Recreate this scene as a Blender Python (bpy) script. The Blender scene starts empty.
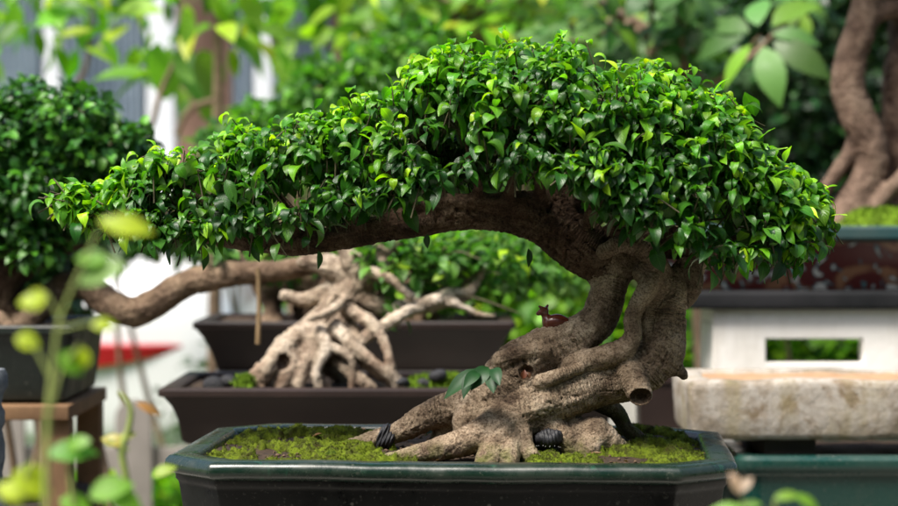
import bpy, bmesh, math, random
import numpy as np
from mathutils import Vector
R = math.radians
rng = np.random.default_rng(7)
random.seed(7)
scene = bpy.context.scene
COL = scene.collection
FPX = 1920.0
PITCH = math.atan(38/FPX)
CAMZ = 1.35
D0 = 2.304

# ------------------------------------------------------------------ helpers
def P(px, py, Y=0.0):
    """measurement helper: photo pixel on the plane at world Y -> world point"""
    v = -(py-253)/FPX
    dy = math.cos(PITCH)+v*math.sin(PITCH); dz = v*math.cos(PITCH)-math.sin(PITCH)
    s = (D0+Y)/dy
    return Vector((((px-449)/FPX)*s, Y, CAMZ+dz*s))
def S(r, Y=0.0): return r*(D0+Y)/FPX

def tag(o, label=None, cat=None, group=None, kind=None):
    if label: o['label'] = label
    if cat: o['category'] = cat
    if group: o['group'] = group
    if kind: o['kind'] = kind
    return o
def empty(name, loc, label, cat, group=None):
    o = bpy.data.objects.new(name, None); COL.objects.link(o); o.location = loc
    o.empty_display_size = .05
    return tag(o, label, cat, group)
def link(name, me, mat=None, parent=None, smooth=True):
    o = bpy.data.objects.new(name, me); COL.objects.link(o)
    if mat is not None: me.materials.append(mat)
    if smooth:
        me.polygons.foreach_set('use_smooth', [True]*len(me.polygons))
    if parent is not None:
        o.parent = parent
        o.matrix_parent_inverse = Vector.Fill(3) and __import__('mathutils').Matrix.Translation(-parent.location)
    return o
def npmesh(name, V, F, attrs=None):
    """V (n,3) F (m,4) or (m,3)"""
    me = bpy.data.meshes.new(name)
    V = np.ascontiguousarray(V, dtype=np.float32); F = np.ascontiguousarray(F, dtype=np.int32)
    me.vertices.add(len(V)); me.vertices.foreach_set('co', V.ravel())
    k = F.shape[1]
    me.loops.add(F.size); me.loops.foreach_set('vertex_index', F.ravel())
    me.polygons.add(len(F)); me.polygons.foreach_set('loop_start', np.arange(0, F.size, k, dtype=np.int32))
    me.update(calc_edges=True)
    me.validate()
    for n, a in (attrs or {}).items():
        a = np.ascontiguousarray(a, dtype=np.float32)
        if a.ndim == 1:
            at = me.attributes.new(n, 'FLOAT', 'POINT'); at.data.foreach_set('value', a)
        else:
            if a.shape[1] == 3: a = np.concatenate([a, np.ones((len(a), 1), np.float32)], 1)
            at = me.attributes.new(n, 'FLOAT_COLOR', 'POINT'); at.data.foreach_set('color', a.ravel())
    return me
_T = np.random.default_rng(3).uniform(-1, 1, (64, 64, 64)).astype(np.float32)
def vn(p, off=0.0):
    p = np.asarray(p, dtype=np.float64)+off+100.0
    i = np.floor(p).astype(np.int64); f = p-i; f = f*f*(3-2*f)
    i &= 63; j = (i+1) & 63
    x, y, z = f[..., 0], f[..., 1], f[..., 2]
    def c(a, b, d): return _T[a, b, d]
    x0, y0, z0, x1, y1, z1 = i[..., 0], i[..., 1], i[..., 2], j[..., 0], j[..., 1], j[..., 2]
    a = c(x0, y0, z0)*(1-x)+c(x1, y0, z0)*x; b = c(x0, y1, z0)*(1-x)+c(x1, y1, z0)*x
    d = c(x0, y0, z1)*(1-x)+c(x1, y0, z1)*x; e = c(x0, y1, z1)*(1-x)+c(x1, y1, z1)*x
    return (a*(1-y)+b*y)*(1-z)+(d*(1-y)+e*y)*z
def fbm(p, o=4, off=0.0):
    s = 0; a = 1.0; t = 0
    p = np.asarray(p, dtype=np.float64)
    for k in range(o):
        s = s+a*vn(p*(2**k), off+k*7.3); t += a; a *= .5
    return s/t
def norm(a): return a/np.maximum(np.linalg.norm(a, axis=-1, keepdims=True), 1e-9)

# ------------------------------------------------------------------ materials
class NT:
    def __init__(s, name):
        s.m = bpy.data.materials.new(name); s.m.use_nodes = True
        s.t = s.m.node_tree; s.n = s.t.nodes; s.b = s.n['Principled BSDF']; s.out = s.n['Material Output']
    def new(s, t, **kw):
        n = s.n.new(t)
        for k, v in kw.items(): setattr(n, k, v)
        return n
    def l(s, a, b): s.t.links.new(a, b)
    def coord(s, w='Object'): return s.new('ShaderNodeTexCoord').outputs[w]
    def attr(s, name, out='Fac'): return s.new('ShaderNodeAttribute', attribute_name=name).outputs[out]
    def noise(s, vec, scale, detail=5, rough=.6, dist=0):
        n = s.new('ShaderNodeTexNoise'); n.inputs['Scale'].default_value = scale; n.inputs['Detail'].default_value = detail
        n.inputs['Roughness'].default_value = rough; n.inputs['Distortion'].default_value = dist
        if vec is not None: s.l(vec, n.inputs['Vector'])
        return n.outputs['Fac']
    def voro(s, vec, scale, feature='F1'):
        n = s.new('ShaderNodeTexVoronoi', feature=feature); n.inputs['Scale'].default_value = scale
        s.l(vec, n.inputs['Vector']); return n.outputs['Distance']
    def ramp(s, fac, stops):
        n = s.new('ShaderNodeValToRGB'); e = n.color_ramp.elements
        while len(e) < len(stops): e.new(.5)
        for i, (p, c) in enumerate(stops):
            e[i].position = p; e[i].color = (*c, 1) if not isinstance(c, (int, float)) else (c, c, c, 1)
        s.l(fac, n.inputs[0]); return n.outputs[0]
    def mix(s, fac, a, b, mode='MIX'):
        n = s.new('ShaderNodeMix', data_type='RGBA', blend_type=mode)
        for i, v in ((0, fac), (6, a), (7, b)):
            if isinstance(v, (int, float)): n.inputs[i].default_value = v
            elif isinstance(v, tuple): n.inputs[i].default_value = (*v, 1)
            else: s.l(v, n.inputs[i])
        return n.outputs[2]
    def math(s, op, a, b=None):
        n = s.new('ShaderNodeMath', operation=op)
        for i, v in ((0, a), (1, b)):
            if v is None: continue
            if isinstance(v, (int, float)): n.inputs[i].default_value = v
            else: s.l(v, n.inputs[i])
        return n.outputs[0]
    def bump(s, h, strength=.5, dist=.002, prev=None):
        n = s.new('ShaderNodeBump'); n.inputs['Strength'].default_value = strength; n.inputs['Distance'].default_value = dist
        s.l(h, n.inputs['Height'])
        if prev is not None: s.l(prev, n.inputs['Normal'])
        return n.outputs[0]
    def set(s, color=None, rough=None, normal=None, spec=None, coat=None, metal=None):
        for k, v in (('Base Color', color), ('Roughness', rough), ('Normal', normal), ('Specular IOR Level', spec), ('Coat Weight', coat), ('Metallic', metal)):
            if v is None: continue
            if isinstance(v, (int, float)): s.b.inputs[k].default_value = v
            elif isinstance(v, tuple): s.b.inputs[k].default_value = (*v, 1)
            else: s.l(v, s.b.inputs[k])
        return s.m

def mottled(name, c1, c2, scale=20, rough=.7, bump=.3, bdist=.002, spec=.4, c3=None, coat=None):
    t = NT(name); c = t.coord()
    n = t.noise(c, scale, 6, .65)
    stops = [(.32, c1), (.68, c2)] if c3 is None else [(.3, c1), (.5, c2), (.72, c3)]
    col = t.ramp(n, stops)
    f = t.noise(c, scale*8, 5, .7)
    return t.set(color=col, rough=rough, normal=t.bump(f, bump, bdist), spec=spec, coat=coat)

def leaf_mat(name, rough=.30, trans=.35, tcol=(1.15, 1.35, .5), spec=.5, vein=True):
    t = NT(name)
    col = t.attr('Col', 'Color')
    uv = t.new('ShaderNodeSeparateXYZ'); t.l(t.attr('luv', 'Vector'), uv.inputs[0])
    nz = t.noise(t.coord(), 60, 3)
    col = t.mix(t.math('MULTIPLY', nz, .5), col, t.mix(1.0, col, (.55, .6, .5), 'MULTIPLY'))
    if vein:
        ax = t.math('ABSOLUTE', uv.outputs[0])
        mid = t.math('LESS_THAN', ax, .07)
        w = t.math('SINE', t.math('MULTIPLY', t.math('SUBTRACT', uv.outputs[1], t.math('MULTIPLY', ax, .25)), 62.0))
        col = t.mix(t.math('MULTIPLY', mid, .45), col, t.mix(1.0, col, (2.0, 1.9, 2.0), 'MULTIPLY'))
        nb = t.bump(t.math('ADD', w, t.math('MULTIPLY', mid, -3.0)), .25, .0004)
        t.l(nb, t.b.inputs['Normal'])
    geo = t.new('ShaderNodeNewGeometry')
    back = t.mix(geo.outputs['Backfacing'], col, t.mix(.45, col, (.16, .24, .10)))
    t.set(color=back, rough=t.ramp(t.noise(t.coord(), 25, 2), [(.3, rough-.08), (.7, rough+.1)]), spec=spec)
    tr = t.new('ShaderNodeBsdfTranslucent'); t.l(t.mix(1.0, col, tcol, 'MULTIPLY'), tr.inputs[0])
    ms = t.new('ShaderNodeMixShader'); ms.inputs[0].default_value = trans
    t.l(t.b.outputs[0], ms.inputs[1]); t.l(tr.outputs[0], ms.inputs[2]); t.l(ms.outputs[0], t.out.inputs[0])
    return t.m

def bark_mat(name, base, light, dark, ringscale=900, scale=1.0, moss=None):
    t = NT(name); c = t.coord()
    u = t.attr('u'); tone = t.attr('tone')
    big = t.noise(c, 22*scale, 5, .6, .3)
    col = t.ramp(big, [(.3, dark), (.5, base), (.72, light)])
    fine = t.noise(c, 420*scale, 4, .7)
    col = t.mix(t.ramp(fine, [(.48, 0.0), (.62, .85)]), col, t.mix(1.0, col, (.30, .26, .23), 'MULTIPLY'))
    sp = t.voro(c, 260*scale)
    spk = t.math('MULTIPLY', t.ramp(sp, [(.12, 1.0), (.3, 0.0)]), t.ramp(t.noise(c, 70*scale, 3), [(.45, 0.0), (.6, 1.0)]))
    col = t.mix(t.math('MULTIPLY', spk, .6), col, t.mix(1.0, col, (.3, .25, .22), 'MULTIPLY'))
    lt = t.voro(c, 330*scale)
    ltm = t.math('MULTIPLY', t.ramp(lt, [(.1, 1.0), (.24, 0.0)]), t.ramp(t.noise(c, 45*scale, 3, .5, 1), [(.5, 0.0), (.62, 1.0)]))
    col = t.mix(t.math('MULTIPLY', ltm, .5), col, t.mix(1.0, col, (1.7, 1.65, 1.55), 'MULTIPLY'))
    # ring wrinkles round the limb
    wob = t.math('MULTIPLY', t.noise(c, 40*scale, 3), 9.0)
    ring = t.math('SINE', t.math('ADD', t.math('MULTIPLY', u, float(ringscale)), wob))
    ringm = t.ramp(t.noise(c, 16*scale, 2), [(.50, 0.0), (.66, 1.0)])
    ringh = t.math('MULTIPLY', t.math('POWER', t.math('ABSOLUTE', ring), 3.0), ringm)
    col = t.mix(t.math('MULTIPLY', ringh, .28), col, t.mix(1.0, col, (.42, .36, .32), 'MULTIPLY'))
    lich = t.ramp(t.noise(c, 11*scale, 6, .75, .5), [(.40, 0.0), (.47, .55), (.53, 0.0)])
    col = t.mix(lich, col, t.mix(1.0, col, (.45, .38, .33), 'MULTIPLY'))
    lic2 = t.ramp(t.noise(c, 19*scale, 7, .8, .2), [(.60, 0.0), (.70, .6)])
    col = t.mix(lic2, col, t.mix(1.0, col, (1.35, 1.38, 1.4), 'MULTIPLY'))
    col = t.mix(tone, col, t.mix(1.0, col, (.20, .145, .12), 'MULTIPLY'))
    if moss:
        zz = t.attr('moss')
        col = t.mix(t.math('MULTIPLY', zz, t.ramp(t.noise(c, 60, 4), [(.4, 0.0), (.6, 1.0)])), col, moss)
    hgt = t.math('ADD', t.math('MULTIPLY', fine, .8), t.math('MULTIPLY', t.noise(c, 120*scale, 5, .7), 1.4))
    hgt = t.math('SUBTRACT', hgt, t.math('MULTIPLY', ringh, .7))
    hgt = t.math('SUBTRACT', hgt, t.math('MULTIPLY', spk, .4))
    nb = t.bump(hgt, 1.0, .0017/scale)
    return t.set(color=col, rough=.82, normal=nb, spec=.25)

# ------------------------------------------------------------------ implicit limbs
def resample(ch, n=5):
    """Catmull-Rom through (x,y,z,r) rows"""
    ch = np.asarray(ch, dtype=np.float64)
    if len(ch) < 3: 
        t = np.linspace(0, 1, n+1)[:, None]; return ch[0]*(1-t)+ch[1]*t
    p = np.vstack([2*ch[0]-ch[1], ch, 2*ch[-1]-ch[-2]])
    out = []
    for i in range(1, len(p)-2):
        t = np.linspace(0, 1, n, endpoint=False)[:, None]
        a, b, c, d = p[i-1], p[i], p[i+1], p[i+2]
        out.append(.5*((2*b)+(-a+c)*t+(2*a-5*b+4*c-d)*t**2+(-a+3*b-3*c+d)*t**3))
    out.append(ch[-1:])
    o = np.vstack(out); o[:, 3] = np.maximum(o[:, 3], ch[:, 3].min()*.6)
    return o
def seg_d(p, a, b):
    ab = b[:3]-a[:3]; L2 = max(float(ab@ab), 1e-12)
    q = p-a[:3].astype(p.dtype)
    t = np.clip((q@ab.astype(p.dtype))/L2, 0, 1)
    d = np.sqrt(((q-t[..., None]*ab.astype(p.dtype))**2).sum(-1))-(a[3]+t*(b[3]-a[3]))
    return d, t
def limbs(chains, h, k, cuts=(), n=5):
    """smooth union of tapered limbs; returns verts, quads, u, radial offset, chain index"""
    cs = [resample(c, n) for c in chains]
    allp = np.vstack(cs); rm = allp[:, 3].max()
    lo = (allp[:, :3]-allp[:, 3:4]).min(0)-4*h-.006; hi = (allp[:, :3]+allp[:, 3:4]).max(0)+4*h+.006
    N = np.ceil((hi-lo)/h).astype(int)+1
    F = np.full(N, 9.0, np.float32)
    for c in cs:
        f_lo = (c[:, :3]-c[:, 3:4]).min(0)-k-3*h; f_hi = (c[:, :3]+c[:, 3:4]).max(0)+k+3*h
        # per-chain field evaluated per segment in its own block
        i0 = np.maximum(((f_lo-lo)/h).astype(int), 0); i1 = np.minimum(((f_hi-lo)/h).astype(int)+2, N)
        G = np.full(i1-i0, 9.0, np.float32)
        for a, b in zip(c[:-1], c[1:]):
            r = max(a[3], b[3])+k+3*h
            s_lo = np.minimum(a[:3], b[:3])-r; s_hi = np.maximum(a[:3], b[:3])+r
            j0 = np.maximum(((s_lo-lo)/h).astype(int)-i0, 0); j1 = np.minimum(((s_hi-lo)/h).astype(int)+2-i0, i1-i0)
            if (j1 <= j0).any(): continue
            ax = [(np.arange(j0[m], j1[m])+i0[m])*h+lo[m] for m in range(3)]
            g = np.stack(np.meshgrid(*ax, indexing='ij'), -1).astype(np.float32)
            d, _ = seg_d(g, a, b)
            sl = tuple(slice(j0[m], j1[m]) for m in range(3))
            G[sl] = np.minimum(G[sl], d)
        sl = tuple(slice(i0[m], i1[m]) for m in range(3))
        A = F[sl]; hh = np.maximum(k-np.abs(A-G), 0)/k
        F[sl] = np.minimum(A, G)-hh*hh*k*.25
    for (cx, rr) in cuts:
        cx = np.array(cx); rr = np.array(rr)*np.ones(3)
        i0 = np.maximum(((cx-rr*1.6-lo)/h).astype(int), 0); i1 = np.minimum(((cx+rr*1.6-lo)/h).astype(int)+2, N)
        if (i1 <= i0).any(): continue
        ax = [(np.arange(i0[m], i1[m]))*h+lo[m] for m in range(3)]
        g = np.stack(np.meshgrid(*ax, indexing='ij'), -1)
        d = (np.sqrt((((g-cx)/rr)**2).sum(-1))-1)*rr.min()
        sl = tuple(slice(i0[m], i1[m]) for m in range(3))
        F[sl] = np.maximum(F[sl], -d)
    V, Q = nets(F, lo, h)
    # nearest limb for every vertex
    best = np.full(len(V), 1e9); u = np.zeros(len(V)); off = np.zeros((len(V), 3)); ci = np.zeros(len(V), int)
    base = 0.0
    for idx, c in enumerate(cs):
        arc = base
        for a, b in zip(c[:-1], c[1:]):
            L = np.linalg.norm(b[:3]-a[:3])
            d, t = seg_d(V, a, b)
            m = d < best
            best[m] = d[m]; u[m] = arc+t[m]*L; ci[m] = idx
            off[m] = V[m]-(a[:3]+t[m][:, None]*(b[:3]-a[:3]))
            arc += L
        base += .37
    return V, Q, u, off, ci
def nets(F, lo, h):
    ins = F < 0
    nx, ny, nz = np.array(F.shape)-1
    cnt = np.zeros((nx, ny, nz), np.int8)
    for dx in (0, 1):
        for dy in (0, 1):
            for dz in (0, 1): cnt += ins[dx:dx+nx, dy:dy+ny, dz:dz+nz]
    act = (cnt > 0) & (cnt < 8)
    idx = np.argwhere(act); ids = np.full(act.shape, -1, np.int64); ids[act] = np.arange(len(idx))
    acc = np.zeros((len(idx), 3)); num = np.zeros(len(idx))
    cor = [(x, y, z) for x in (0, 1) for y in (0, 1) for z in (0, 1)]
    for a in cor:
        for m in range(3):
            if a[m]: continue
            b = list(a); b[m] = 1
            fa = F[idx[:, 0]+a[0], idx[:, 1]+a[1], idx[:, 2]+a[2]]; fb = F[idx[:, 0]+b[0], idx[:, 1]+b[1], idx[:, 2]+b[2]]
            s = (fa < 0) != (fb < 0)
            t = fa/np.where(s, fa-fb, 1)
            p = idx+np.array(a); p = p.astype(float); p[:, m] += np.where(s, t, 0)
            acc[s] += p[s]; num[s] += 1
    V = acc/num[:, None]*h+lo
    Q = []
    for m in range(3):
        o1, o2 = [(1, 2), (2, 0), (0, 1)][m]
        sl0 = [slice(None)]*3; sl1 = [slice(None)]*3; sl0[m] = slice(0, -1); sl1[m] = slice(1, None)
        A = ins[tuple(sl0)]; B = ins[tuple(sl1)]
        e = np.argwhere(A != B)
        e = e[(e[:, o1] > 0) & (e[:, o2] > 0) & (e[:, o1] < F.shape[o1]-1) & (e[:, o2] < F.shape[o2]-1)]
        fl = A[e[:, 0], e[:, 1], e[:, 2]]
        def cid(d1, d2):
            q = e.copy(); q[:, o1] -= d1; q[:, o2] -= d2
            return ids[q[:, 0], q[:, 1], q[:, 2]]
        q = np.stack([cid(1, 1), cid(0, 1), cid(0, 0), cid(1, 0)], 1)
        q[~fl] = q[~fl][:, ::-1]
        Q.append(q)
    Q = np.vstack(Q); Q = Q[(Q >= 0).all(1)]
    return V, Q
def vnormals(V, Q):
    n = np.cross(V[Q[:, 2]]-V[Q[:, 0]], V[Q[:, 3]]-V[Q[:, 1]])
    N = np.zeros_like(V)
    for i in range(4): np.add.at(N, Q[:, i], n)
    return norm(N)
def limb_mesh(name, chains, h=.002, k=.008, cuts=(), tones=None, rough=1.0, lump=1.0, ring=1.0, moss=None, n=5):
    V, Q, u, off, ci = limbs(chains, h, k, cuts, n)
    N = vnormals(V, Q)
    rad = np.linalg.norm(off, axis=1)
    od = off/np.maximum(rad, 1e-6)[:, None]
    amp = np.clip(rad/.025, .15, 1.3)
    # swelling, fibres that follow the limb, wrinkles round it, pits
    d = .0030*lump*amp*fbm(V*38, 3, 3.1)
    fib = fbm(off*170+u[:, None]*14, 3, 9.0)
    d += -.0026*rough*amp*np.abs(fib)
    rn = fbm(V*30, 2, 20.); rg = np.abs(np.sin(u*430+5*fbm(V*35, 2, 4.4)))**4
    d += -.0010*ring*amp*rg*np.clip((rn-.05)*4, 0, 1)
    crk = np.abs(fbm(V*np.array([26, 26, 26])+1.5*fbm(V*60, 2, 91)[:, None], 2, 71)); d += -.0028*rough*amp*np.clip(1-crk/.035, 0, 1)
    d += .0010*rough*fbm(V*210, 3, 31.)
    pit = np.clip(fbm(V*75, 2, 51.)-.42, 0, 1); d -= .007*rough*pit*amp
    V = V+N*d[:, None]
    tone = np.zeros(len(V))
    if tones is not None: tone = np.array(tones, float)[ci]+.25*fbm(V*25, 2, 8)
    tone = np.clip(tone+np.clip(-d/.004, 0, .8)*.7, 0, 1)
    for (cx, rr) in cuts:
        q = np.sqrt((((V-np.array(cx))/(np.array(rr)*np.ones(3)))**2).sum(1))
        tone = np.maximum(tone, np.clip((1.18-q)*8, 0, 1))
    at = {'u': u, 'tone': tone}
    if moss is not None: at['moss'] = moss(V)
    return npmesh(name, V, Q, at)
def C(rows, dr=1.0):
    """rows of (px,py,Y,rpx) -> world x,y,z,r"""
    out = []
    for (px, py, Y, r) in rows:
        p = P(px, py, Y); out.append((p.x, p.y, p.z, S(r, Y)*dr))
    return out

# thin tubes in bulk
def tubes(paths, sides=6):
    """paths: list of (m,4) arrays"""
    Vs, Fs, n0 = [], [], 0
    a = np.linspace(0, 2*np.pi, sides, endpoint=False)
    for c in paths:
        c = np.asarray(c, float); m = len(c)
        t = norm(np.gradient(c[:, :3], axis=0))
        ref = np.array([0.31, .2, .93]); s = np.cross(t, ref); s = norm(np.where(np.linalg.norm(s, axis=1, keepdims=True) < .05, np.cross(t, [1, 0, 0]), s))
        b = np.cross(t, s)
        ring = c[:, None, :3]+c[:, None, 3:4]*(np.cos(a)[None, :, None]*s[:, None]+np.sin(a)[None, :, None]*b[:, None])
        Vs.append(ring.reshape(-1, 3))
        i = np.arange(m-1)[:, None]*sides; j = np.arange(sides)[None]; jn = (j+1) % sides
        f = np.stack([i+j, i+jn, i+sides+jn, i+sides+j], -1).reshape(-1, 4)[:, ::-1]
        Fs.append(f+n0); n0 += m*sides
    return np.vstack(Vs), np.vstack(Fs)

# leaves in bulk
def leaf_geo(pos, d, n, L, W, bend, fold, rows=6, cols=5, tip=1.0, wav=0.0, pet=0.12, early=1.0):
    """blade arcs from pos along d, bending away from n"""
    N = len(pos)
    n = norm(n-(n*d).sum(1, keepdims=True)*d); s = np.cross(d, n)
    t = np.linspace(0, 1, rows)
    prof = np.sin(np.pi*np.clip(t, 0, 1)**.86)**.80*(1-.5*t**5); prof /= prof.max()
    prof[0] = .06; prof[-1] = .02
    c = np.linspace(-1, 1, cols)
    ea = np.broadcast_to(np.asarray(early, float), (N,))[:, None]
    th = bend[:, None]*(1-(1-t[None])**ea)           # N,rows; early > 1 bends near the stalk
    tm_ = (t[1:]+t[:-1])/2; thm = bend[:, None]*(1-(1-tm_[None])**ea)
    z0 = np.zeros((N, 1)); dt = 1/(rows-1)*(1-pet)
    along = pet+np.concatenate([z0, np.cumsum(np.cos(thm), 1)*dt], 1)
    down = np.concatenate([z0, np.cumsum(np.sin(thm), 1)*dt], 1)
    mid = pos[:, None]+L[:, None, None]*(along[..., None]*d[:, None]-down[..., None]*n[:, None])
    nn = np.cos(th)[..., None]*n[:, None]+np.sin(th)[..., None]*d[:, None]
    w = (W[:, None]*.5*prof[None])                   # N,rows
    ca = np.cos(fold)[:, None, None, None]; sa = np.sin(fold)[:, None, None, None]
    cc = c[None, None, :, None]
    V = mid[:, :, None]+w[..., None, None]*(cc*ca*s[:, None, None]+(np.abs(cc)**1.3)*sa*nn[:, :, None])
    if wav: 
        ph = rng.uniform(0, 6.28, N)[:, None, None]
        V = V+(wav*W[:, None, None]*np.sin(ph+t[None, :, None]*9+c[None, None]*1.5)*np.abs(c)[None, None])[..., None]*nn[:, :, None]*.5
    i = (np.arange(rows-1)[:, None]*cols+np.arange(cols-1)[None]).ravel()
    f = np.stack([i, i+1, i+cols+1, i+cols], 1)
    F = (f[None]+(np.arange(N)*rows*cols)[:, None, None]).reshape(-1, 4)
    uv = np.zeros((N, rows, cols, 3)); uv[..., 0] = c[None, None]; uv[..., 1] = t[None, :, None]
    return V.reshape(-1, 3), F, uv.reshape(-1, 3)
def leaves_mesh(name, pos, d, n, L, W, bend, fold, col, rows=6, cols=5, wav=0.0, pet=.12, early=1.0):
    V, F, uv = leaf_geo(pos, norm(d), n, L, W, bend, fold, rows, cols, wav=wav, pet=pet, early=early)
    cc = np.repeat(col, rows*cols, 0)
    return npmesh(name, V, F, {'Col': cc, 'luv': uv})
def palette(N, cols, w, jit=.18):
    cols = np.array(cols, float); i = rng.choice(len(cols), N, p=np.array(w)/sum(w))
    return np.clip(cols[i]*(1+rng.normal(0, jit, (N, 1)))*(1+rng.normal(0, .06, (N, 3))), .002, 1)
def blob_points(N, ells, shell=.55):
    """points with outward normals in a union of lumpy ellipsoids (cx,cy,cz,rx,ry,rz)"""
    ells = np.array(ells, float); vol = (ells[:, 3]*ells[:, 5]); i = rng.choice(len(ells), N, p=vol/vol.sum())
    v = norm(rng.normal(size=(N, 3))); r = shell+(1-shell)*rng.uniform(0, 1, N)**.6
    e = ells[i]; lump = 1+.28*fbm(v*2.2+e[:, :3]*3, 3, 77)
    return e[:, :3]+v*e[:, 3:]*(r*lump)[:, None], v
def foliage(name, N, ells, size, cols, w, mat, parent, droop=.5, aspect=.5, rows=4, cols_=3, shell=.4, bend=(.4, 1.4), up=.4):
    p, v = blob_points(N, ells, shell)
    d = norm(v*.7+rng.normal(0, .55, (N, 3))+np.array([0, 0, up-droop]))
    n = norm(np.array([0, 0, 1.])+v*.4+rng.normal(0, .35, (N, 3)))
    L = size*rng.uniform(.6, 1.25, N); W = L*aspect*rng.uniform(.85, 1.15, N)
    me = leaves_mesh(name, p, d, n, L, W, rng.uniform(*bend, N), rng.uniform(.05, .5, N), palette(N, cols, w), rows, cols_)
    return link(name, me, mat, parent)

# boxes & lathes
def bm_obj(name, bm, mat, parent=None, smooth=False, bevel=0.0, angle=35):
    if bevel: bmesh.ops.bevel(bm, geom=[e for e in bm.edges if e.calc_face_angle(0) > .5], offset=bevel, segments=3, affect='EDGES', profile=.6, clamp_overlap=True)
    me = bpy.data.meshes.new(name); bm.to_mesh(me); bm.free()
    o = link(name, me, mat, parent, smooth=smooth or bevel > 0)
    if smooth or bevel: me.set_sharp_from_angle(angle=R(angle))
    return o
def add_box(bm, x0, x1, y0, y1, z0, z1, rot=None):
    m = bmesh.ops.create_cube(bm, size=1)['verts']
    for v in m: v.co = Vector(((x0+x1)/2+v.co.x*(x1-x0), (y0+y1)/2+v.co.y*(y1-y0), (z0+z1)/2+v.co.z*(z1-z0)))
    return m
def box(name, x0, x1, y0, y1, z0, z1, mat, parent=None, bevel=.004):
    bm = bmesh.new(); add_box(bm, x0, x1, y0, y1, z0, z1); return bm_obj(name, bm, mat, parent, bevel=bevel)
def rounded_poly(pts, r, seg=5, sub=.03):
    """closed CCW polygon with rounded corners, long edges subdivided"""
    pts = [np.array(p, float) for p in pts]; out = []
    n = len(pts)
    for i in range(n):
        a, b, c = pts[i-1], pts[i], pts[(i+1) % n]
        u = (a-b)/np.linalg.norm(a-b); v = (c-b)/np.linalg.norm(c-b)
        ang = math.acos(np.clip(u@v, -1, 1)); L = r/math.tan(ang/2)
        p, q = b+u*L, b+v*L
        for t in np.linspace(0, 1, seg): 
            out.append((1-t)**2*p+2*t*(1-t)*b+t*t*q)
    res = []
    for i in range(len(out)):
        a, b = out[i], out[(i+1) % len(out)]; m = max(1, int(np.linalg.norm(b-a)/sub))
        for j in range(m): res.append(a+(b-a)*j/m)
    return np.array(res)
def octagon(a, b, c): return [(a-c, -b), (a, -b+c), (a, b-c), (a-c, b), (-a+c, b), (-a, b-c), (-a, -b+c), (-a+c, -b)]
def rect(a, b): return [(a, -b), (a, b), (-a, b), (-a, -b)]
def loft(name, shape, a, b, c, profile, mat, parent, loc, rot=0.0, r=.01, warp=0.0, close_bottom=True, sub=.03, angle=40):
    """profile: list of (inset, z). Sweeps a rounded rectangle/octagon; base of the pot is the last loop"""
    loops = []
    nref = None
    # loops must share counts -> build reference loop and move it by inset toward inside along the edge normals
    ref = rounded_poly(octagon(a, b, c) if shape == 'oct' else rect(a, b), r, sub=sub)
    m = len(ref)
    nxt = np.roll(ref, -1, 0)-ref; prv = ref-np.roll(ref, 1, 0)
    nn = np.stack([nxt[:, 1], -nxt[:, 0]], 1)/np.linalg.norm(nxt, axis=1)[:, None]+np.stack([prv[:, 1], -prv[:, 0]], 1)/np.linalg.norm(prv, axis=1)[:, None]
    nn /= np.maximum((nn**2).sum(1), .5)[:, None]*.5
    for (o, z) in profile:
        # scale-based inset keeps loops tidy for large insets
        q = ref*np.array([(a-o)/a, (b-o)/b])[None] if o > r*.8 else ref-nn*o
        loops.append(np.column_stack([q, np.full(m, z)]))
    V = np.vstack(loops); k = len(profile)
    F = []
    i = np.arange(m); j = (i+1) % m
    for l in range(k-1): F.append(np.stack([l*m+i, l*m+j, (l+1)*m+j, (l+1)*m+i], 1))
    F = np.vstack(F)[:, ::-1]
    if warp: V = V+warp*np.stack([fbm(V*14, 2, 1), fbm(V*14, 2, 2), fbm(V*14, 2, 3)], 1)
    cr, sr = math.cos(rot), math.sin(rot)
    me = npmesh(name, V@np.array([[cr, sr, 0], [-sr, cr, 0], [0, 0, 1]]), F)
    bm = bmesh.new(); bm.from_mesh(me); bm.verts.ensure_lookup_table()
    if close_bottom:
        bm.faces.new([bm.verts[(k-1)*m+q] for q in range(m)])
    bmesh.ops.recalc_face_normals(bm, faces=bm.faces); bm.to_mesh(me); bm.free()
    me.transform(__import__('mathutils').Matrix.Translation(loc))
    o = link(name, me, mat, parent); me.set_sharp_from_angle(angle=R(angle))
    return o
def lathe(name, prof, mat, parent, loc, seg=40, angle=40):
    bm = bmesh.new(); rings = []
    for (r, z) in prof:
        rings.append([bm.verts.new((r*math.cos(2*math.pi*i/seg)+loc[0], r*math.sin(2*math.pi*i/seg)+loc[1], z+loc[2])) for i in range(seg)])
    for A, B in zip(rings, rings[1:]):
        for i in range(seg): bm.faces.new([A[i], A[(i+1) % seg], B[(i+1) % seg], B[i]])
    if prof[-1][0] > .001: bm.faces.new(rings[-1])
    bmesh.ops.recalc_face_normals(bm, faces=bm.faces)
    return bm_obj(name, bm, mat, parent, smooth=True, angle=angle)

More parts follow.
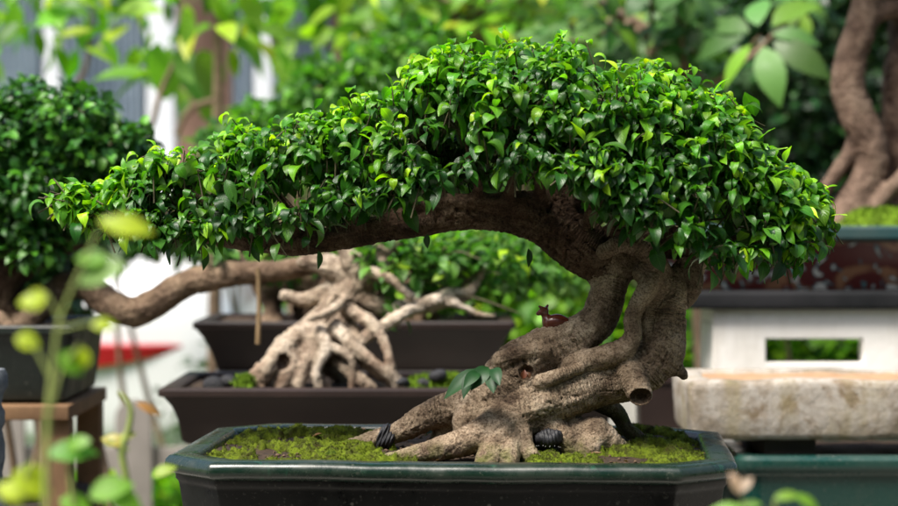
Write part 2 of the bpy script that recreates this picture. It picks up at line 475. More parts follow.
# ------------------------------------------------------------------ shared materials
M = {}
M['bark'] = bark_mat('bark', (.36, .275, .19), (.62, .51, .385), (.125, .085, .055), moss=(.09, .10, .02))
M['bark_pale'] = bark_mat('pale bark', (.50, .41, .31), (.74, .65, .54), (.24, .15, .10), scale=.6)
M['bark_left'] = bark_mat('left bark', (.26, .18, .12), (.40, .29, .19), (.13, .08, .05), scale=.6)
M['bark_right'] = bark_mat('right bark', (.22, .15, .11), (.31, .225, .165), (.12, .08, .06), ringscale=260, scale=.5)
M['bark_far'] = mottled('far bark', (.10, .065, .04), (.28, .20, .13), 14, .9)
M['twig'] = mottled('twig', (.035, .03, .015), (.09, .08, .035), 60, .8)
M['leaf'] = leaf_mat('glossy leaf', rough=.34, spec=.5, trans=.42, tcol=(1.5, 1.6, .3))
M['leaf_plain'] = leaf_mat('plain glossy leaf', rough=.5, spec=.3, trans=.2, vein=False)
M['leaf_far'] = leaf_mat('far leaf', rough=.5, trans=.45, vein=False)
M['leaf_dark'] = leaf_mat('dark leaf', rough=.42, trans=.2, vein=False, spec=.4)
G_DARK, G_MID, G_LITE, G_YEL = (.026, .100, .014), (.050, .175, .014), (.14, .36, .012), (.34, .58, .015)

# ------------------------------------------------------------------ main pot
rimz = P(455, 215, 0).z - .274*1.0
RIM = 1.076
potloc = (.010, .005, RIM)
POTROT = R(-4.5)
def glaze(name, base, streak, pale=None, rough=.16, streakscale=9, dusty=.35):
    t = NT(name); c = t.coord()
    mp = t.new('ShaderNodeMapping'); mp.inputs['Scale'].default_value = (1, 1, .35); t.l(c, mp.inputs[0])
    n1 = t.noise(mp.outputs[0], streakscale, 6, .7, .6)
    col = t.ramp(n1, [(.35, base), (.62, base), (.8, streak)])
    n2 = t.noise(c, 220, 3)
    col = t.mix(t.math('MULTIPLY', t.ramp(n2, [(.62, 0.0), (.75, 1.0)]), .25), col, (.22, .22, .18))
    n3 = t.noise(c, 14, 6, .75)
    dust = t.ramp(n3, [(.42, 0.0), (.75, dusty)])
    col = t.mix(dust, col, (.10, .095, .075))
    vs_ = t.voro(c, 75); sp_ = t.math('MULTIPLY', t.ramp(vs_, [(.10, 1.0), (.2, 0.0)]), t.ramp(t.noise(c, 10, 3), [(.5, 0.0), (.6, .35)]))
    col = t.mix(sp_, col, (.16, .155, .13))
    rg = t.ramp(n3, [(.35, rough), (.7, rough+.3)])
    nb = t.bump(t.noise(c, 70, 3), .25, .0008)
    return t.set(color=col, rough=rg, normal=nb, spec=.55)
M['pot_body'] = glaze('pot body glaze', (.0025, .003, .003), (.004, .014, .009), dusty=.015, rough=.22)
M['pot_body'].node_tree.nodes['Principled BSDF'].inputs['Specular IOR Level'].default_value = .28
M['pot_rim'] = glaze('pot rim glaze', (.004, .016, .010), (.010, .085, .045), dusty=.22, rough=.13, streakscale=30)
pot = empty('bonsai_pot', (potloc[0], potloc[1], RIM-.15), 'dark green glazed eight sided pot with glossy lip holding the arching tree', 'pot')
A_, B_, C_ = .325, .208, .064
loft('rim', 'oct', A_, B_, C_, [(.034, -.03), (.0335, -.006), (.031, -.0015), (.027, 0), (.012, 0), (.005, -.0012), (.001, -.005), (0, -.010), (.0005, -.015), (.004, -.0185), (.008, -.0205), (.0135, -.0225)],
     M['pot_rim'], pot, potloc, POTROT, r=.009, warp=.0012, close_bottom=False, sub=.012, angle=60)
loft('body', 'oct', A_-.0105, B_-.0105, C_-.006, [(.001, -.0205), (.001, -.027), (.004, -.030), (.005, -.034), (.009, -.07), (.016, -.115), (.021, -.140), (.026, -.147), (.045, -.150)],
     M['pot_body'], pot, potloc, POTROT, r=.007, warp=.0012, sub=.02, angle=60)
for sx in (-1, 1):
    for sy in (-1, 1): box('foot', potloc[0]+sx*.22-.035, potloc[0]+sx*.22+.035, potloc[1]+sy*.12-.02, potloc[1]+sy*.12+.02, RIM-.165, RIM-.1505, M['pot_body'], pot, .003)

# soil + moss in the pot
def inner(a, b, c, rings, sub=.006):
    ref = rounded_poly(octagon(a, b, c), .01, sub=sub); m = len(ref)
    s = np.sqrt(np.linspace(0, 1, rings))[::-1]
    pts = (ref[None]*s[:, None, None]).reshape(-1, 2)
    i = np.arange(m); j = (i+1) % m
    F = np.vstack([np.stack([l*m+i, (l+1)*m+i, (l+1)*m+j, l*m+j], 1) for l in range(rings-1)])[:, ::-1]
    cr, sr = math.cos(POTROT), math.sin(POTROT)
    w = np.stack([pts[:, 0]*cr-pts[:, 1]*sr, pts[:, 0]*sr+pts[:, 1]*cr], 1)+np.array(potloc[:2])
    return w, F, pts
def soilz(w):
    x, y = w[:, 0], w[:, 1]
    q = np.column_stack([w, np.zeros(len(w))])
    z = RIM-.012+.0045*fbm(q*16, 4, 1)+.002*fbm(q*90, 2, 2)
    z += .010*np.exp(-((x+.17)/.10)**2-((y-.05)/.12)**2)+.012*np.exp(-((x-.20)/.09)**2-((y-.06)/.10)**2)+.006*np.exp(-((x-.06)/.10)**2-((y-0.04)/.07)**2)
    return z
w, F, loc2 = inner(A_-.032, B_-.032, C_-.014, 60)
M['soil'] = mottled('soil', (.018, .011, .007), (.075, .045, .025), 90, .95, .8, .004)
soil = link('soil', npmesh('soil', np.column_stack([w, soilz(w)]), F), M['soil']); tag(soil, 'dark crumbly soil filling the green pot around the roots', 'soil', kind='stuff')
def mossmask(w):
    q = np.column_stack([w, np.zeros(len(w))])
    x = w[:, 0]
    m = fbm(q*20, 4, 5)*1.5+fbm(q*75, 3, 15)*.7
    left = np.clip((-x-.075)/.06, -1, .62); right = np.clip((x-.085)/.07, -1, .26)
    return m*1.15+np.maximum(left, right)-.34
tm = NT('moss'); cm = tm.coord()
colm = tm.ramp(tm.noise(cm, 55, 6, .7), [(.30, (.04, .028, .008)), (.42, (.055, .065, .010)), (.56, (.14, .19, .012)), (.70, (.045, .075, .010))])
M['moss'] = tm.set(color=colm, rough=.95, normal=tm.bump(tm.noise(cm, 420, 4, .8), 1.0, .003), spec=.15)
mk = mossmask(w); q3 = np.column_stack([w, np.zeros(len(w))])
edge = np.clip((1.0-np.maximum(np.abs(loc2[:, 0])/(A_-.034), np.abs(loc2[:, 1])/(B_-.034)))*20, 0, 1)
cush = np.abs(fbm(q3*45, 3, 12)); cush = .011*(1-cush*2.4)+.002*fbm(q3*260, 2, 3)
zz = soilz(w)+np.where(mk > 0, np.clip(mk*10, 0, 1)*(cush+.001)*np.maximum(edge, .35), -.01)
mV = np.column_stack([w, zz]); fm = (mk[F] > -.05).any(1)
# fuzz: tiny upright blades on the cushions
cand = np.argwhere(mk > .02).ravel(); pick = rng.choice(cand, 26000)
bp = mV[pick]+np.column_stack([rng.normal(0, .0018, (26000, 2)), np.full(26000, -.0005)])
bd = norm(np.column_stack([rng.normal(0, .6, (26000, 2)), np.ones(26000)])); bsz = rng.uniform(.0010, .0028, 26000)
side = norm(np.cross(bd, rng.normal(size=(26000, 3))))*(bsz*.28)[:, None]
tri = np.stack([bp-side, bp+side, bp+bd*bsz[:, None]+side*.15, bp+bd*bsz[:, None]-side*.15], 1).reshape(-1, 4, 3)
nb0 = len(mV); V2 = np.vstack([mV, tri.reshape(-1, 3)])
F2 = np.vstack([F[fm], np.arange(26000*4).reshape(-1, 4)+nb0])
moss = link('moss', npmesh('moss', V2, F2), M['moss']); tag(moss, 'bright yellow green moss cushions on the soil of the green pot', 'moss', kind='stuff')
# crumbs / pebbles
def pebbles(name, pts, sizes, mat, label, cat, kind='stuff'):
    bm = bmesh.new()
    for p, s in zip(pts, sizes):
        r_ = bmesh.ops.create_icosphere(bm, subdivisions=2, radius=s)['verts']
        jx = rng.uniform(.6, 1.3, 3); ph = rng.uniform(0, 50)
        co = np.array([v.co for v in r_]); k_ = 1+.3*vn(co/s*1.4+ph)
        for v, kk in zip(r_, k_): v.co = Vector((v.co.x*jx[0]*kk+p[0], v.co.y*jx[1]*kk+p[1], v.co.z*jx[2]*.8*kk+p[2]))
    o = bm_obj(name, bm, mat, smooth=True, angle=50); return tag(o, label, cat, kind=kind)
idx = rng.choice(len(w), 420); pts = np.column_stack([w[idx], soilz(w[idx])+.001])
M['crumb'] = mottled('crumb', (.035, .022, .014), (.16, .10, .06), 200, .95, .6)
pebbles('soil_grains', pts, rng.uniform(.0012, .0036, 420), M['crumb'], 'loose brown soil crumbs scattered between moss and roots', 'soil')

nl_ = 26; k_i = rng.choice(len(w), nl_); lp0 = np.column_stack([w[k_i], soilz(w[k_i])+.006])
ld = norm(np.column_stack([rng.normal(0, 1, (nl_, 2)), rng.normal(0, .12, nl_)]))
me = leaves_mesh('fallen_leaves', lp0, ld, np.column_stack([rng.normal(0, .3, (nl_, 2)), np.ones(nl_)]), rng.uniform(.009, .020, nl_), rng.uniform(.004, .009, nl_), rng.uniform(-.8, .9, nl_), rng.uniform(.1, .6, nl_), palette(nl_, [(.16, .08, .03), (.24, .15, .05), (.09, .045, .02)], [1, 1, 1]), 7, 5)
tag(link('leaf_litter', me, M['leaf_dark']), 'small brown fallen leaves lying on the moss and soil', 'leaf litter', kind='stuff')
# ------------------------------------------------------------------ main tree
tree = empty('bonsai_tree', P(515, 455, -.03), 'large bonsai with twisted trunk, long arching limb and glossy crown in the eight sided pot', 'tree')
trunk_ch = [
 C([(478,432,-.02,26),(492,402,-.02,29),(512,372,-.02,27),(539,354,-.015,24),(569,342,-.01,23),(595,323,-.005,20.5),(606,299,0,18.5),(613,275,.005,18.5),(621,255,.01,19.5),(636,240,.015,17)]),
 C([(500,420,-.03,28),(530,406,-.03,29),(566,393,-.025,26),(602,382,-.02,24),(636,374,-.02,24),(660,354,-.02,24),(667,328,-.015,20),(669,304,-.01,19),(678,284,0,17),(690,270,.01,14),(700,262,.015,9)]),
 C([(572,364,-.032,11),(602,357,-.042,12),(624,348,-.044,12),(633,335,-.044,9.5),(632,319,-.042,9),(639,303,-.042,9.5),(649,286,-.036,11),(655,268,-.02,14)]),
 C([(656,346,-.030,10),(648,328,-.024,8),(650,308,-.022,9),(660,286,-.024,11)]),
 C([(668,300,-.015,14),(655,275,-.01,18),(638,258,0,20),(620,262,.0,20),(600,268,.01,19)]),
 C([(604,252,-.03,8),(622,244,-.035,9),(642,250,-.035,10),(650,262,-.03,9),(640,274,-.03,8)]),
 C([(688,268,.0,13),(693,282,-.01,11),(689,297,-.012,8),(684,305,-.01,5)]),
 C([(630,372,-.04,15),(637,386,-.055,14),(640,394,-.062,13)]),
 C([(672,366,-.02,9),(681,372,-.025,6),(684,376,-.025,4.5)]),
 # roots
 C([(484,408,-.01,22),(458,408,-.005,19),(434,414,0,16),(412,425,.0,13.5),(394,434,0,10.5),(372,440,.0,9.5),(352,446,.0,8),(334,452,.0,5)]),
 C([(505,422,-.05,22),(486,432,-.07,18),(462,442,-.085,15),(436,450,-.095,12),(408,456,-.10,9),(384,460,-.10,6.5),(362,463,-.10,4.5)]),
 C([(500,428,-.06,18),(495,446,-.085,14),(488,462,-.10,13),(480,472,-.11,9)]),
 C([(516,430,-.05,16),(524,446,-.075,11),(536,460,-.09,8),(548,468,-.09,5)]),
 C([(508,436,-.06,14),(508,452,-.09,12),(510,468,-.10,10)]),
 C([(535,415,-.03,16),(552,428,-.04,13),(566,440,-.045,11),(574,455,-.045,10)]),
 C([(556,420,-.02,13),(578,430,-.03,13),(596,434,-.035,16),(612,444,-.035,12),(630,454,-.03,7)]),
 C([(596,432,-.035,14),(592,446,-.05,12),(584,458,-.05,9)]),
 C([(590,398,.03,12),(606,404,.04,11),(618,414,.045,9),(626,428,.045,8),(640,440,.045,8),(650,448,.045,5)]),
 C([(470,422,.01,12),(448,430,.01,11),(438,440,.01,9),(432,450,.01,7)]),
 C([(470,414,-.03,10),(462,420,-.035,10),(463,430,-.04,8)]),
 C([(560,402,.03,18),(540,420,.03,20),(510,430,.02,20),(480,436,.02,16)]),
 C([(500,360,-.045,9),(520,352,-.045,8),(545,350,-.04,6)]),
 C([(540,382,-.055,8),(556,376,-.055,7),(580,368,-.05,5)]),
]
cuts = [((P(641,397,-.072)), (S(10.5), S(9), S(8))), (P(527,373,-.055), (S(7.5), .014, S(8))), (P(545,366,-.052), (S(11), .008, S(3.4)))]
cuts = [(tuple(c), r) for c, r in cuts]
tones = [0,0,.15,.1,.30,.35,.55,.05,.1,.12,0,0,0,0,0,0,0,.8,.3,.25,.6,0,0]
def mossf(V): return np.clip((1.092-V[:, 2])/.02, 0, 1)*.75+np.clip(1-np.linalg.norm((V-np.array(P(625,420,.045)))/np.array([.04,.03,.04]), axis=1), 0, 1)*.8
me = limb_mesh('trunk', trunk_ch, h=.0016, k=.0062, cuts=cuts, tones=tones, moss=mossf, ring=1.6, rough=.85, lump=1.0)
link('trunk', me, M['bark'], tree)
limb_ch = [
 C([(628,256,.01,21),(604,258,.01,27),(578,244,.012,28),(550,224,.015,26),(520,213,.015,23),(484,213,.01,17.5),(452,214,.005,17),(420,221,0,16),(390,227,0,14.5),(345,236,0,13.5),(303,244,0,11.5),(262,244,.005,9.5),(222,239,.01,7.5),(185,232,.01,6),(150,220,.0,4),(120,208,-.01,2.5)]),
 C([(566,225,.015,24),(556,202,.02,20),(548,180,.02,14),(530,150,.02,10),(500,120,.02,6)]),
 C([(556,200,.02,16),(575,165,.03,11),(600,130,.03,7),(625,105,.03,4)]),
 C([(520,206,.0,14),(490,202,-.01,9),(450,200,-.012,7),(415,204,-.015,5)]),
 C([(640,246,.01,16),(670,246,.01,13),(700,250,.0,10),(740,240,.0,7),(780,225,.0,4)]),
 C([(612,240,.02,12),(630,200,.02,9),(660,160,.02,6),(690,130,.02,3)]),
 C([(420,218,0,9),(400,185,.01,6),(380,150,.01,4)]),
 C([(320,240,0,7),(290,210,.01,5),(270,180,.01,3)]),
 C([(250,243,0,6),(220,215,-.01,4),(190,190,-.01,2.5)]),
]
for (a_, b_, c_, d_, yy_) in ((440,212,425,172,-.03),(475,206,470,165,-.05),(505,204,515,160,-.06),(540,200,530,155,-.06),(585,235,600,190,-.05),(625,240,640,195,-.05),(360,232,345,200,-.02),(300,240,285,205,-.02),(200,236,180,205,-.01),(660,248,690,215,-.05),(400,222,372,185,.03),(575,200,590,160,.0)):
    limb_ch.append(C([(a_,b_,0,7),((a_+c_)/2+rng.uniform(-6,6),(b_+d_)/2,yy_*.6,4.5),(c_,d_,yy_,3),(c_+rng.uniform(-22,22),d_-26,yy_*1.3,1.6)]))
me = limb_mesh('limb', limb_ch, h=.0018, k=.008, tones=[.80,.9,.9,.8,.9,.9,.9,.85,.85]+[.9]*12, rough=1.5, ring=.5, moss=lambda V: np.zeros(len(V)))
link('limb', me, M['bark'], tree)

# crown: shoots spread over a lumpy dome
topx = [66,85,110,150,200,240,270,300,350,385,402,418,432,455,480,520,560,600,640,680,710,735,752,770,798,815,826]
topy = [188,180,171,150,132,116,111,106,93,80,69,59,50,43,40,35,38,46,57,73,80,98,122,140,168,186,212]
botx = [66,90,120,160,200,260,320,380,430,480,520,560,590,615,650,690,740,790,815,826]
boty = [204,214,222,228,229,222,211,194,178,168,162,166,182,202,222,240,252,250,238,226]
def crown_pt(x, th, s):
    """x px, th around dome (0 front, pi back), s depth factor"""
    zt = np.interp(x, topx, topy)+7; zb = np.interp(x, botx, boty)-2
    wd = np.interp(x, [60,90,150,250,400,480,600,700,780,820,836], [.010,.025,.05,.08,.12,.15,.165,.155,.10,.05,.015])
    H = np.maximum(zb-zt, 4)
    xx = x
    lump = 1+.11*fbm(np.stack([x/30, th*2.0, np.zeros_like(x)], -1), 3, 5)
    y = -np.cos(th)*wd*s*lump
    c = np.abs(np.sin(th))**.75*np.sign(np.sin(th))
    py = zb-H*c*s*np.where(lump > 1, 1+(lump-1)*.25, lump)
    py = np.where(np.sin(th) < 0, zb+4*s*np.abs(np.sin(th)), py)
    Yd = y
    # pixel outline applies to the middle plane; convert there, depth offset moves straight back/forward
    X = (x-449)*D0/FPX; v = -(py-253)/FPX
    Z = CAMZ+(v*math.cos(PITCH)-math.sin(PITCH))/(math.cos(PITCH)+v*math.sin(PITCH))*D0
    return np.stack([X, Yd+.0, Z], -1)
def dens(x): 
    return np.interp(x, [60,150,300,430,520,640,740,836], [.55,.9,1.1,1.5,1.8,2.0,1.9,1.0])
NS = 2450
x = rng.uniform(66, 826, NS*8); th = rng.uniform(-.30, np.pi+.2, NS*8)
patch = np.clip(.58+2.2*fbm(np.stack([x/26, th*2.6, np.zeros_like(x)], -1), 2, 55), .06, 1.0)   # sprays and thin places
ok = rng.uniform(0, 2.0, len(x)) < dens(x)*patch
x = x[ok][:NS]; th = th[ok][:NS]; NS = len(x)
s_ = 1-.42*rng.uniform(0, 1, NS)**2.0
# the front face carries hanging shoots: bias there
tip = crown_pt(x, th, s_)
base_in = crown_pt(x+rng.normal(0, 8, NS), th, s_*.72)
out = norm(tip-base_in)
push = rng.uniform(0, 1, NS) < .12
tip = tip+np.where(push, rng.uniform(.004, .015, NS), 0)[:, None]*norm(out+np.array([0, 0, .6]))
up = np.array([0, 0, 1.])
sd = norm(out*.8+up*rng.uniform(-.1, .9, (NS, 1))+rng.normal(0, .35, (NS, 3)))
pos, dd, nn_, LL, ll_age = [], [], [], [], []
stems = []; nls = []
for i in range(NS):
    nl = random.randint(4, 7); nls.append(nl); sl = rng.uniform(.018, .038); az = rng.uniform(0, 6.28)
    a = sd[i]; e1 = norm(np.cross(a, [.3, .2, .9])); e2 = np.cross(a, e1)
    stems.append(np.column_stack([np.array([tip[i]-a*sl*1.4+np.array([0, 0, -.004]), tip[i]-a*sl*.5, tip[i]]), [.0011, .0009, .0005]]))
    for j in range(nl):
        f = j/(nl-1); az += 2.4
        rad = math.cos(az)*e1+math.sin(az)*e2
        spread = 1.15-.65*f
        d_ = rad*spread+a*(.35+.6*f)+np.array([0, 0, .30])
        pos.append(tip[i]-a*sl*(1-f)); dd.append(d_); LL.append((.035-.011*f)*rng.uniform(.58, 1.25)); ll_age.append(f)
pos = np.array(pos); dd = norm(np.array(dd)+rng.normal(0, .22, (len(pos), 3))); LL = np.array(LL); age = np.array(ll_age); NL = len(pos)
nn_ = norm(up[None]*1.0+dd*.0+rng.normal(0, .38, (NL, 3)))
# leaves that would start off pointing down hang along gravity with little bend
bend = rng.uniform(.8, 1.6, NL)*(1.3+np.arcsin(np.clip(dd[:, 2], -1, 1)))
bend = np.clip(bend, .2, 3.0)
perk = rng.uniform(0, 1, NL) < .10; bend[perk] *= rng.uniform(.25, .6, int(perk.sum())); dd[perk] = norm(dd[perk]+np.array([0, 0, .5])+rng.normal(0, .4, (int(perk.sum()), 3)))
shoot_new = rng.uniform(0, 1, NS)
rep = np.repeat(np.arange(NS), 0) if False else None
W = LL*rng.uniform(.30, .49, NL)
si = np.concatenate([[i]*0 for i in range(1)])
paler = np.clip(np.repeat(np.sin(th), nls)*.75+.07+rng.normal(0, .27, NL), 0, 1)[:, None]*np.clip(np.repeat(s_, nls)*3-2, .1, 1)[:, None]  # painted top light: leaves brighter above, darker low, in front and inside
colr = palette(NL, [(.018, .078, .012), (.034, .125, .014)], [.5, .5])*(1-paler)+palette(NL, [(.085, .30, .012), (.19, .46, .014), (.045, .18, .012)], [.45, .35, .20])*paler
new = (age > .80) & (rng.uniform(0, 1, NL) < .08+.20*paler[:, 0])
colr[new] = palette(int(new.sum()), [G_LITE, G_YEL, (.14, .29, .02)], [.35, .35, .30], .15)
# younger flush at the ends and pushed shoots; top light painted along upper edge
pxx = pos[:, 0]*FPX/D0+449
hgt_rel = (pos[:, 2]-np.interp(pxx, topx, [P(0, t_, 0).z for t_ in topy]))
flush_lit = ((pxx < 135) & (rng.uniform(0, 1, NL) < .70)) | ((hgt_rel > -.03) & (rng.uniform(0, 1, NL) < .55)) | ((pxx > 770) & (age > .4) & (rng.uniform(0, 1, NL) < .40)) | (np.repeat(push, nls) & (rng.uniform(0, 1, NL) < .6))
colr[flush_lit] = palette(int(flush_lit.sum()), [(.09, .27, .014), (.18, .44, .014), (.28, .54, .015), (.42, .66, .02)], [.35, .35, .2, .10], .15)
keep = np.ones(NL, bool)
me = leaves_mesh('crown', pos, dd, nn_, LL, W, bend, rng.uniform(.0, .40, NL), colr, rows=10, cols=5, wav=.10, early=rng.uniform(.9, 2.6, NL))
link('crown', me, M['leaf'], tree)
# twigs: shoots plus finer branches from the limbs
limbpts = np.vstack([resample(c, 5)[:, :3] for c in limb_ch])
paths = [np.asarray(s) for s in stems]
for i in rng.choice(NS, 240, replace=False):
    t0 = tip[i]-sd[i]*.03; dist = np.linalg.norm((limbpts-t0)*np.array([1, 1, 1.3]), axis=1)
    b0 = limbpts[rng.choice(np.argsort(dist)[:6])]
    L = np.linalg.norm(t0-b0); 
    m1 = b0*.65+t0*.35+rng.normal(0, .12, 3)*L+np.array([0, 0, -.05*L]); m2 = b0*.3+t0*.7+rng.normal(0, .08, 3)*L
    r0 = .0010+.009*L
    paths.append(resample([(*b0, r0), (*m1, r0*.7), (*m2, r0*.45), (*t0, .0011)], 4))
V, F = tubes(paths, 5)
link('twigs', npmesh('twigs', V, F), M['twig'], tree)
# sprout of dark leaves low on the root
sp = []
spec = [(487,370,448,402,12),(482,368,462,398,11),(490,366,478,392,12),(494,372,492,392,11),(480,372,470,388,9),(494,368,498,384,9)]
pp, dv, nv, Ls, Ws = [], [], [], [], []
for k_, (ax, ay, bx, by, wv) in enumerate(spec):
    a = P(ax, ay, -.075-.004*k_); b = P(bx, by, -.10-.005*k_); d_ = np.array(b-a); L = np.linalg.norm(d_)
    pp.append(a); dv.append(d_/L+np.array([-.1, -.25, .45])); nv.append([.25*(-1)**k_, -.55, .8]); Ls.append(L*1.05); Ws.append(S(wv)*1.4)
me = leaves_mesh('sprout', np.array(pp), np.array(dv), np.array(nv), np.array(Ls), np.array(Ws), np.full(len(pp), 1.0), np.full(len(pp), .25), palette(len(pp), [(.012, .055, .014)], [1], .15), 9, 5, early=2.0)
so = link('root_sprout', me, M['leaf_plain'], tree)
V, F = tubes([np.array([(*P(497,385,-.055), .0012), (*P(492,376,-.07), .001), (*P(486,368,-.08), .0008)])], 6)
stm = link('sprout_stem', npmesh('sprout_stem', V, F), M['twig'], tree)
# single leaves hanging under the limb
pp = [P(528,246,-.02), P(428,232,-.03), P(205,246,-.02), P(318,248,-.03)]
me = leaves_mesh('hanging_leaves', np.array(pp), np.array([[.1,0,-1],[-.1,0,-1],[.0,0,-1],[0.1,0,-1.]]), np.array([[.6,-.7,.2],[-.5,-.8,.2],[.7,-.7,.1],[.8,-.5,.1]]), np.array([.026,.02,.03,.026]), np.array([.011,.010,.012,.013]), np.full(4,.3), np.full(4,.3), palette(4, [(.02,.08,.02)], [1]), 8, 5)
link('hanging_leaves', me, M['leaf'], tree)

# strap round the root, ribbed dark lump in the cavity, dry leaf in the hollow
M['rubber'] = mottled('rubber', (.010, .010, .012), (.03, .03, .035), 120, .5, .5, .001)
def band(name, c, ax, r, wd, ribs, label, cat):
    a = norm(np.array(ax)[None])[0]; e1 = norm(np.cross(a, [0, .1, 1.])[None])[0]; e2 = np.cross(a, e1)
    prof = []
    n_ = ribs*6
    for i in range(n_+1):
        f = i/n_; prof.append((f-.5, r*((1+.05*math.sin(f*ribs*2*math.pi)-.25*(2*f-1)**4) if wd < .022 else (.12+.88*math.sqrt(max(0, 1-(2*f-1)**2)))*(1+.045*math.sin(f*ribs*2*math.pi)))))
    Vs = []; seg = 28
    for (t_, rr) in prof:
        for j in range(seg):
            q = 2*math.pi*j/seg; rj = rr*(1+.06*math.sin(3*q+t_*9)+.22*float(vn(np.array([math.cos(q)*1.3, math.sin(q)*1.3, t_*3+wd*90]))))
            Vs.append(np.array(c)+a*t_*wd+rj*(math.cos(q)*e1+math.sin(q)*e2))
    m = len(prof); i = np.arange(m-1)[:, None]*seg; j = np.arange(seg)[None]; jn = (j+1) % seg
    F = np.stack([i+j, i+jn, i+seg+jn, i+seg+j], -1).reshape(-1, 4)
    o = link(name, npmesh(name, np.array(Vs), F), M['rubber']); return tag(o, label, cat)
band('rubber_strap', P(386,437.5,0), (1, 0, -.45), S(13), S(17), 5, 'black ribbed strap wound round the left root', 'strap')
M['slate'] = mottled('slate', (.012, .013, .018), (.04, .042, .055), 60, .45, .6, .002)
band('ribbed_stone', P(549,438,-.055), (1, 0.1, .12), S(9.5), S(28), 8, 'dark blue grey ribbed lump wedged between the front roots', 'stone')
bm = bmesh.new()
for k_ in range(9):
    q = P(536+k_*3.1+rng.uniform(-1.5,1.5), 447+rng.uniform(-1.8, 1.2), -.088)
    r_ = bmesh.ops.create_icosphere(bm, subdivisions=1, radius=.0005, matrix=__import__('mathutils').Matrix.Translation(q))
tag(bm_obj('white_grit', bm, mottled('grit', (.2, .2, .2), (.4, .4, .4)), smooth=True), 'row of tiny white grains at the foot of the ribbed lump', 'grit', kind='stuff')
me = leaves_mesh('dry_leaf', np.array([P(522,380,-.058), P(530,379,-.056)]), np.array([[.3,-.2,1.],[-.4,-.1,1]]), np.array([[.1,-1,.1],[.4,-1,.1]]), np.array([.013,.011]), np.array([.009,.007]), np.array([.8,1.2]), np.array([.5,.6]), np.array([[.16,.045,.02],[.12,.05,.02]]), 6, 5)
tag(link('dry_leaf', me, M['leaf_dark']), 'curled russet dry leaf caught in the small trunk hollow', 'leaf')

# deer figurine
M['figurine'] = NT('figurine glaze').set(color=(.10, .022, .012), rough=.18, spec=.6)
M['fig_dark'] = NT('figurine dark').set(color=(.02, .01, .02), rough=.4)
fy = -.012
def CF(rows, k=1.28):
    return C([(556+(a-556)*k, 332+(b-332)*k, c, q*k*1.05) for a, b, c, q in rows])
fig_ch = [CF([(551,325,fy,5.5),(557,324.5,fy,6.4),(562,325,fy,5.0)]), CF([(550,324,fy,4.2),(547.5,319,fy,2.8),(546,316,fy,2.6)]),
          CF([(547.2,315.5,fy,2.9),(544.6,316.3,fy-.002,2.4),(542.0,317.6,fy-.003,1.5)]),
          CF([(546.0,314,fy-.003,1.6),(543.0,312.0,fy-.006,.8)]), CF([(548,314,fy+.002,1.6),(549.5,311.2,fy+.005,.8)]),
          CF([(550,329,fy-.005,2.2),(549,333,fy-.006,1.5)]), CF([(560,329,fy-.005,2.3),(561,332.5,fy-.006,1.5)]), CF([(552,329,fy+.005,2.2),(552,334,fy+.006,1.5)]), CF([(559,329,fy+.005,2.2),(559,333,fy+.006,1.5)])]
fig = empty('deer_figurine', P(556,332,fy), 'tiny glossy red brown animal figurine with pricked ears perched on the trunk', 'figurine')
V, Q, *_r = limbs(fig_ch, .0005, .0022)
link('body', npmesh('body', V, Q), M['figurine'], fig)
V, Q, *_r = limbs([CF([(563,323,fy,1.9),(566.5,324.5,fy,1.6),(568.5,326,fy,.9)])], .0004, .001)
link('tail', npmesh('tail', V, Q), M['fig_dark'], fig)
bm = bmesh.new()
for (a_, b_, c_) in ((540.1, 310.8, -.0065), (542.7, 310.2, -.0070)):
    bmesh.ops.create_icosphere(bm, subdivisions=1, radius=.0006, matrix=__import__('mathutils').Matrix.Translation(P(a_, b_, fy+c_+.0015)))
bm_obj('eyes', bm, M['fig_dark'], fig, smooth=True)

# ------------------------------------------------------------------ benches
M['conc'] = mottled('concrete', (.22, .21, .19), (.42, .40, .36), 7, .9, .4, .003)
M['wood'] = mottled('plank wood', (.12, .065, .03), (.24, .135, .065), 8, .75, .4, .002)
M['darkwood'] = mottled('dark bench wood', (.025, .02, .016), (.06, .045, .035), 10, .8, .4)
def bench(name, x0, x1, y0, y1, ztop, th_, mat, label, cat='bench', legw=.08, legmat=None):
    e = empty(name, ((x0+x1)/2, (y0+y1)/2, 0), label, cat, 'benches carrying the pots')
    box('bench_top', x0, x1, y0, y1, ztop-th_, ztop, mat, e)
    for xx in (x0+.03, x1-.03-legw):
        box('leg', xx, xx+legw, y0+.03, y1-.03, 0, ztop-th_-.001, legmat or mat, e)
    return e
bench('concrete_bench', -.42, .44, -.24, .26, RIM-.1655, .05, M['conc'], 'concrete bench directly under the large green pot', legw=.10)

# --- brown tray with pale root tree
M['brown'] = mottled('brown plastic', (.014, .0075, .006), (.026, .014, .011), 6, .5, .15, .0008, spec=.4)
Yt = .72
def px_box(x0, x1, yt, yb, Y): a = P(x0, yt, Y); b = P(x1, yb, Y); return a, b
a, b = px_box(157, 628, 389, 447, Yt)
tray = empty('brown_tray', ((a.x+b.x)/2, Yt+.17, b.z), 'long low dark brown tray holding the pale gnarled root tree', 'pot', 'brown pots behind the main tree')
hx = (b.x-a.x)/2; hz = a.z-b.z
loft('rim', 'rect', hx, .17, 0, [(.03, -.03), (.03, -.002), (.027, 0), (.004, 0), (.0, -.003), (0, -.012), (.008, -.014)], M['brown'], tray, ((a.x+b.x)/2, Yt+.17, a.z), r=.012, close_bottom=False)
loft('body', 'rect', hx-.007, .163, 0, [(.0, -.0135), (.012, -.03), (.02, -.05), (.026, -hz+.006), (.032, -hz), (.06, -hz)], M['brown'], tray, ((a.x+b.x)/2, Yt+.17, a.z), r=.012)
traytop = a.z; trayx = (a.x+b.x)/2
